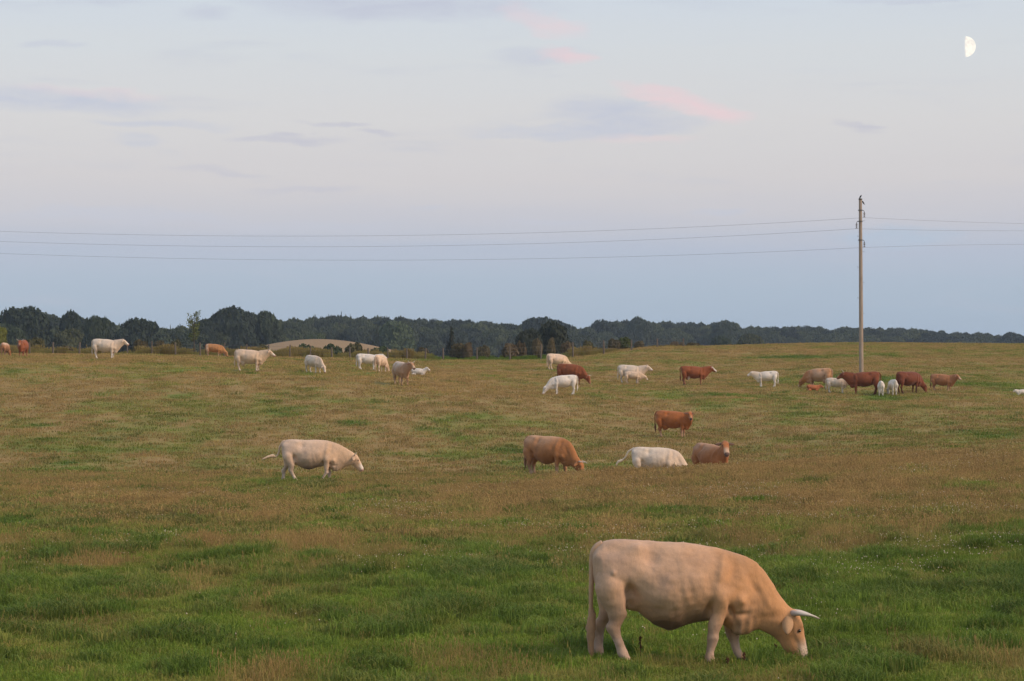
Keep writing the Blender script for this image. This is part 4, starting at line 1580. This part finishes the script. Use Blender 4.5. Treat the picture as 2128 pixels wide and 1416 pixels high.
def cattle(px, row, dguess, rump_px, rz, pose, coat, label, cat='cow', horns=None, tail=None, fine=False, d=None, xmid=1.1, group='cattle in the pasture', dz=0.0):
    """px: column of the animal's middle, row: row of its feet, rump_px: height from feet to rump in photo pixels"""
    if d is None:
        d = solve_d(px, row, dguess)
    p = at(px, d, dz)
    s = rump_px * d / F / 1.45
    lying = pose.get('lying', False)
    p0 = np.array((xmid, 0, 0))
    root = empty('calf' if cat == 'calf' else ('bull' if cat == 'bull' else 'cow'), p, rz, label, cat, group)
    root.scale = (s, s, s)
    vox = .016 if fine else (.026 if rump_px > 60 else .036)
    co, polys, fr = make_body(pose, vox, 4 if fine else 3)
    off = np.array((-xmid, 0, -.40 if lying else 0.0))
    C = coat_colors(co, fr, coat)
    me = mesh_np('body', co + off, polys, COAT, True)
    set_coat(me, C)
    obj('body', me, root)

    def part(name, V, Fc, mat, col=None, smooth=True):
        m_ = mesh_np(name, np.array(V) + off, Fc, mat, smooth)
        if col is not None:
            set_coat(m_, np.tile(np.array(col), (len(V), 1)))
        return obj(name, m_, root)
    front = coat.get('front', coat['base'])
    ear = coat.get('ear', tuple(c * .85 for c in front))
    for sd in (1, -1):
        V, Fc = leaf_ear(fr['hp'], sd, ear, pose.get('droop', .6))
        part('ear', V, Fc, COAT, ear)
        if horns:
            path = smooth_path([fr['hp'](t + (.045 * n / .36 if (horns == 'fwd' and sd == 1) else 0), n, y * sd) for (t, n, y) in np.array(HORNS[horns]) * pose.get('hornk', .62 if horns == 'fwd' else .9)], 4)
            r0 = {'fwd': .040, 'out': .032, 'short': .026}[horns] * (1.0 if fine else .85)
            rd = [r0 * (1 - .90 * (i / (len(path) - 1)) ** 1.15) for i in range(len(path))]
            V, Fc = tube(path, rd, 10)
            ho = part('horn', V, Fc, HORN_M)
            a = ho.data.attributes.new('along', 'FLOAT', 'POINT')
            a.data.foreach_set('value', np.repeat(np.linspace(0, 1, len(path)), 10).astype(np.float32))
        if rump_px > 45:
            bm = bmesh.new()
            bmesh.ops.create_uvsphere(bm, u_segments=12, v_segments=8, radius=.018)
            e0 = fr['hp'](.19, .04, .100 * sd)
            V = [tuple(np.array(v.co[:]) + e0) for v in bm.verts]
            Fc = [tuple(v.index for v in f.verts) for f in bm.faces]
            bm.free()
            part('eye', V, Fc, EYE_M)
    # tail
    lv = 0
    tp = tail or [(.12, 0, 1.385), (.05, 0, 1.35), (-.045, 0, 1.22), (-.05, 0, 1.0), (-.04, 0, .75), (-.03, 0, .62), (-.03, 0, .45), (-.02, 0, .30)]
    path = smooth_path(tp, 4)
    n = len(path)
    rd = []
    for i in range(n):
        t = i / (n - 1)
        r_ = .026 * (1 - t) ** 1.5 + .019
        if t > .60:
            r_ = .020 + .034 * math.sin(math.pi * min(1, (t - .60) / .40) ** .8)
        rd.append(max(.006, r_))
    V, Fc = tube(path, rd, 10)
    V = [tuple(np.array(v) + (np.random.RandomState(i).normal(size=3) * .006 if i / len(V) > .6 else 0)) for i, v in enumerate(V)]
    to = part('tail', V, Fc, COAT, coat['base'])
    g_ = sstep(np.repeat(np.linspace(0, 1, n), 10), .35, .8)[:, None]
    cb = to.data.color_attributes['coat']
    tc_ = np.array(coat['base']) * (1 - g_) + np.array(coat.get('tail', coat['base'])) * g_
    cb.data.foreach_set('color', np.concatenate([tc_, np.ones((len(tc_), 1))], 1).astype(np.float32).ravel())
    return root


TAN_C = dict(base=(.585, .360, .225), front=(.570, .285, .125), legs=(.54, .37, .27), bridge=(.74, .58, .44), mud=(.15, .085, .048), nose=(.52, .25, .18), tail=(.46, .25, .13), ear=(.50, .29, .15), belly=(.27, .155, .085), belly_x=1.30)  # belly: dirt brown, deepened to paint underside shade into the coat
CREAM_C = dict(base=CREAM, front=(.70, .49, .32), legs=(.70, .54, .42), bridge=(.76, .68, .58), tail=(.70, .50, .33))
OFFW_C = dict(base=OFFW, front=(.73, .55, .40), legs=(.74, .66, .57), bridge=(.77, .70, .60), tail=OFFW)
WHITE_C = dict(base=WHITE, legs=(.76, .70, .63), bridge=(.78, .72, .66), tail=WHITE)
BROWN_C = dict(base=(.44, .195, .080), back=(.53, .29, .155), front=(.43, .175, .062), bridge=(.66, .47, .30), legs=(.46, .29, .18), tail=(.30, .17, .10))
DUN_C = dict(base=(.47, .29, .175), back=(.62, .45, .32), front=(.43, .235, .125), bridge=(.58, .40, .27), nose=(.16, .10, .08), ear=(.16, .085, .05), tail=(.34, .2, .12))
RED_C = dict(base=RED, legs=(.34, .15, .08), bridge=(.36, .16, .08), tail=(.22, .07, .03), nose=(.3, .17, .13))
ORANGE_C = dict(base=(.40, .132, .040), legs=(.50, .30, .19), bridge=(.52, .27, .13), tail=(.16, .07, .035), nose=(.10, .06, .05), ear=(.18, .08, .04))
DRED_C = dict(base=DRED, legs=(.10, .035, .02), bridge=(.24, .09, .05), tail=(.12, .04, .02), nose=(.2, .1, .08), front=(.19, .055, .026))


def pose(neck, **k):
    d = dict(neck=neck)
    d.update(k)
    return d


H = math.pi
tail_straight = [(.13, 0, 1.385), (.055, 0, 1.345), (.008, 0, 1.24), (-.002, 0, .95), (-.008, -.01, .70), (.0, -.02, .50), (-.012, -.03, .30), (.0, -.03, .05)]
tail_swish = [(.12, 0, 1.385), (.05, 0, 1.35), (-.05, 0, 1.18), (-.08, 0, 1.02), (-.16, -.05, .88), (-.26, -.08, .90), (-.38, -.1, .88), (-.60, -.12, .79)]
tail_out = [(.12, 0, 1.385), (.05, 0, 1.35), (-.12, 0, 1.24), (-.20, 0, 1.08), (-.30, 0, .96), (-.42, 0, .88), (-.52, 0, .84), (-.60, 0, .70)]

# the big cow in front and the middle group
cattle(1452, 1366, 28.3, 258, R(-3), pose('graze', hl=-.27, hr=.09, fl=.28, fr=-.12, sag=1.0, wart=True, relief=1.6, droop=1.3, head=1.10, hornk=.76, slim=.07), TAN_C,
       'large tan cow with a forward-curving horn grazing in the green foreground', horns='fwd', tail=tail_straight, fine=True, d=28.4, xmid=1.25)
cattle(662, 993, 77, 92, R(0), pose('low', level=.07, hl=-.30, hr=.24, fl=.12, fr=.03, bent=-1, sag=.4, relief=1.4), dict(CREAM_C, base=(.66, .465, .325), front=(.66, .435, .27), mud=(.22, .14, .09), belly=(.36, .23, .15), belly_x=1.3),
       'pale cream cow walking right with lowered head and tail flicked out', horns='short', tail=tail_swish, d=76.5, xmid=1.22)
cattle(1148, 992, 78, 88, R(-38), pose('graze', hl=-.06, hr=.10, fl=.14, fr=-.02, level=.06, fat=1.08, sag=.3, hornk=.6), BROWN_C,
       'tan-brown horned cow grazing on the crest beside the white cow with raised tail', horns='fwd', d=79, xmid=1.15)
cattle(1372, 1006, 84, 76, R(-6), pose('graze', hl=.05, hr=-.05, level=.05), OFFW_C,
       'white cow grazing half hidden behind the crest with its tail swung out', tail=tail_out, d=85, xmid=1.15)
cattle(1482, 1000, 85, 82, R(-60), pose('up', yaw=R(-26), fat=1.05, droop=0, head=1.2), dict(DUN_C, base=(.38, .155, .060), back=(.46, .24, .13), front=(.40, .150, .052)),
       'brown hornless cow facing the camera, legs hidden by the crest', d=86, xmid=1.1)
cattle(1404, 909, 117, 56, R(-18), pose('level', yaw=R(-62), hl=-.04, hr=.05, fl=.06, droop=0, udder=True), ORANGE_C,
       'orange-brown cow standing alone with dark muzzle turned to the camera', d=solve_d(1404, 909, 117), xmid=1.1)
# along the left fence
cattle(12, 741, 172, 29, R(82), pose('graze', hl=.03), dict(BROWN_C, base=(.40, .20, .10), back=(.62, .42, .30)),
       'tan cow seen from behind, cut by the left edge of the picture')
cattle(47, 742, 168, 36, R(-90), pose('level', yaw=0.05, fat=1.15, head=1.1), RED_C,
       'red bull with white horns facing the camera near the left edge', 'bull', horns='out', xmid=1.1)
cattle(226, 746, 160, 42, R(-8), pose('level', hl=-.07, hr=.06, fl=.03), OFFW_C,
       'white cow standing in profile by the left fence, facing right', horns='short', xmid=1.2)
cattle(450, 739, 172, 28, R(-12), pose('graze', slim=.4, hl=-.08, hr=.05, fl=.12, fr=.0), dict(ORANGE_C, legs=(.62, .44, .32), rump=(.62, .40, .26), base=(.50, .23, .09)),
       'small orange-brown animal grazing by the fence right of the sapling', 'calf', xmid=1.2)
cattle(526, 772, 146, 46, R(-8), pose('level', hl=-.05, hr=.05, fl=.05, udder=True), CREAM_C,
       'cream horned cow in profile below the stubble hill, head level', horns='out', xmid=1.2)
cattle(655, 776, 150, 38, R(-48), pose('graze', slim=.25, hl=.06, hr=-.08, fl=.08, fr=-.05), OFFW_C,
       'small cream animal grazing alone right of the horned cream cow', 'calf', xmid=1.15)
cattle(765, 769, 150, 34, R(8), pose('level', slim=.6, hl=-.06, hr=.06), WHITE_C,
       'white calf standing in profile beside a cream animal seen from behind', 'calf', xmid=1.0)
cattle(792, 774, 146, 37, R(68), pose('graze', slim=.4, hl=.06, hr=-.05), dict(CREAM_C, base=(.70, .50, .34)),
       'cream calf seen from behind beside the white calf in profile', 'calf', xmid=1.0)
cattle(836, 801, 138, 50, R(-66), pose('level', yaw=R(12), fat=1.08, hl=-.05, hr=.06, fl=.05, droop=0), dict(DUN_C, base=(.46, .30, .19), back=(.66, .50, .38)),
       'dun horned cow walking towards the camera beside the lying white calf', horns='out', xmid=1.1)
cattle(872, 781, 146, 22, R(-10), pose('up', lying=True, slim=.6, head=1.15), WHITE_C,
       'white calf lying down behind the dun horned cow', 'calf', xmid=1.15)
# middle right group
cattle(1160, 769, 184, 34, R(28), pose('graze', hl=-.04, hr=.06), dict(CREAM_C, base=(.66, .49, .36)),
       'cream cow grazing away, rearmost of the group of three', xmid=1.1)
cattle(1192, 799, 158, 44, R(-28), pose('graze', hl=-.05, hr=.06, fl=.1), RED_C,
       'red cow with pale horn grazing between the cream cow and the white calf', horns='out', xmid=1.2)
cattle(1166, 821, 134, 42, R(186), pose('graze', slim=.5, hl=.05, hr=-.10, fl=.05, fr=-.10), WHITE_C,
       'white calf grazing to the left in front of the red cow', 'calf', xmid=1.15)
cattle(1314, 797, 164, 39, R(-12), pose('level', hl=-.04, hr=.05), OFFW_C,
       'cream cow standing behind a suckling calf', xmid=1.1, horns='short')
cattle(1318, 798, 160, 26, R(-6), pose('low', slim=.6, hl=.08, hr=-.08, fl=.16, fr=-.02), CREAM_C,
       'small cream calf suckling at the cream cow', 'calf', xmid=1.1)
cattle(1448, 800, 165, 40, R(0), pose('level', hl=-.08, hr=.0, fl=.04, udder=True), dict(RED_C, face=(.76, .68, .58), bridge=(.78, .72, .64), belly=(.70, .62, .54), belly_x=.62, nose=(.7, .55, .46)),
       'red cow with a white face standing in profile facing right', xmid=1.2)
cattle(1590, 805, 156, 34, R(174), pose('level', slim=.55, hl=.05, hr=-.08, fl=-.06, fr=.06), dict(WHITE_C, front=(.72, .58, .44)),
       'white calf standing alone facing left', 'calf', xmid=1.1)
# right hand group round the pole
cattle(1702, 808, 164, 43, R(152), pose('graze', hl=.05, hr=-.05, udder=True), dict(BROWN_C, rump=(.48, .25, .12), base=(.48, .30, .19)),
       'pale-backed brown cow grazing left behind the lying red calf', xmid=.95)
cattle(1692, 813, 155, 19, R(10), pose('level', lying=True, slim=.6, head=1.15), dict(RED_C, base=(.40, .14, .06)),
       'red calf lying in the grass below the pale-backed brown cow', 'calf', xmid=1.2)
cattle(1744, 817, 150, 32, R(-10), pose('level', slim=.6, hl=-.06, hr=.03, fl=.06), OFFW_C,
       'cream calf standing in front of the red cow at the foot of the pole', 'calf', xmid=1.2)
cattle(1790, 820, 152, 48, R(172), pose('level', hl=.04, hr=-.05, fl=.05), dict(RED_C, base=(.21, .062, .026), legs=(.2, .07, .035)),
       'dark red cow facing left at the foot of the pole', horns='out', xmid=1.15)
cattle(1831, 823, 146, 32, R(80), pose('graze', slim=.5, hl=.05, hr=-.03), WHITE_C,
       'left one of two white calves seen from behind', 'calf', xmid=.9)
cattle(1855, 821, 148, 33, R(98), pose('graze', slim=.6, hl=.0, hr=.04), WHITE_C,
       'right one of two white calves seen from behind', 'calf', xmid=.9)
cattle(1889, 818, 154, 46, R(30), pose('graze', fat=1.15, neckw=1.25, level=.08), DRED_C,
       'massive dark red bull turned away, right of the two white calves', 'bull', xmid=1.0)
cattle(1962, 814, 156, 37, R(-28), pose('level', yaw=R(-22), hl=-.05, hr=.04, fl=.08), dict(ORANGE_C, base=(.40, .17, .075), bridge=(.66, .46, .30), nose=(.55, .36, .28), legs=(.50, .30, .18), ear=(.36, .16, .08)),
       'orange-red cow with pale muzzle, rightmost standing animal', xmid=1.1)
cattle(2122, 821, 150, 17, R(185), pose('level', lying=True, slim=.6, head=1.0), WHITE_C,
       'white calf lying down, cut by the right edge of the picture', 'calf', xmid=1.2)


# ------------------------------------------------------------------ weeds of the foreground
def build_docks():
    m = mat_plain('dock_seed', (.10, .045, .025), .85, .1, .4, 30)
    g = mat_plain('dock_leaf', (.06, .10, .03), .7, .2, .3, 10)
    for px, row, hpx, lab in [(1331, 1368, 46, 'thin brown dock stalk between the hind and front legs of the foreground cow'),
                              (1613, 1356, 30, 'short brown dock stalk under the head of the foreground cow'),
                              (1146, 1278, 20, 'small rusty dock stalk in the green grass left of the foreground cow'),
                              (1544, 1376, 28, 'dark thistle in front of the forefoot of the foreground cow'),
                              (1511, 1380, 20, 'small dark weed left of the thistle by the forefoot')]:
        d = row_to_d(px, row)
        p = at(px, d)
        h = hpx / F * d
        t = empty('dock_plant', p, random.uniform(0, 6), lab, 'plant', 'tall weeds near the foreground cow')
        r = np.random.default_rng(int(px))
        obj('stem', mesh_np('stem', *tube([(0, 0, -.02), (.01, 0, h * .5), (.015, .01, h)], [.005, .004, .002], 5), m), t)
        parts = []
        for k in range(26):
            z = h * r.uniform(.45, 1.0)
            a = r.uniform(0, 6.28)
            q = r.uniform(.004, .022)
            c = (.012 + q * math.cos(a), q * math.sin(a), z)
            parts.append(tube([(c[0], c[1], c[2] - .012), c, (c[0], c[1], c[2] + .012)], [.002, .008, .002], 5))
        obj('seed_head', mesh_np('seed_head', *merge(*parts), m), t)
        V, Fc = [], []
        for k in range(7):
            a = k * .9 + r.uniform(0, .4)
            L = r.uniform(.08, .16)
            i = len(V)
            u = np.array((math.cos(a), math.sin(a), .5))
            s = np.array((-math.sin(a), math.cos(a), 0)) * .02
            V += [np.zeros(3), u * L * .5 + s, u * L * .5 - s, u * L * np.array((1, 1, .7))]
            Fc += [(i, i + 2, i + 1), (i + 1, i + 2, i + 3)]
        obj('leaf_rosette', mesh_np('leaf_rosette', V, Fc, g), t)


build_docks()


# ------------------------------------------------------------------ haze
def build_haze():
    m, w, out = new_mat('evening_haze')
    pv = w.node('ShaderNodeVolumePrincipled')
    pv.inputs['Color'].default_value = (.66, .80, 1.0, 1)
    pv.inputs['Density'].default_value = .00012
    pv.inputs['Anisotropy'].default_value = 0.0
    w.put(out.inputs['Volume'], pv.outputs[0])
    x, y0, y1, z0, z1 = 2500, -250, 2500, -3.5, 32
    V = [(-x, y0, z0), (x, y0, z0), (x, y1, z0), (-x, y1, z0), (-x, y0, z1), (x, y0, z1), (x, y1, z1), (-x, y1, z1)]
    Fc = [(0, 3, 2, 1), (4, 5, 6, 7), (0, 1, 5, 4), (1, 2, 6, 5), (2, 3, 7, 6), (3, 0, 4, 7)]
    o = obj('haze', mesh_np('haze', V, Fc, m))
    tag(o, 'thin blue evening haze over the fields and wood', kind='stuff')


build_haze()
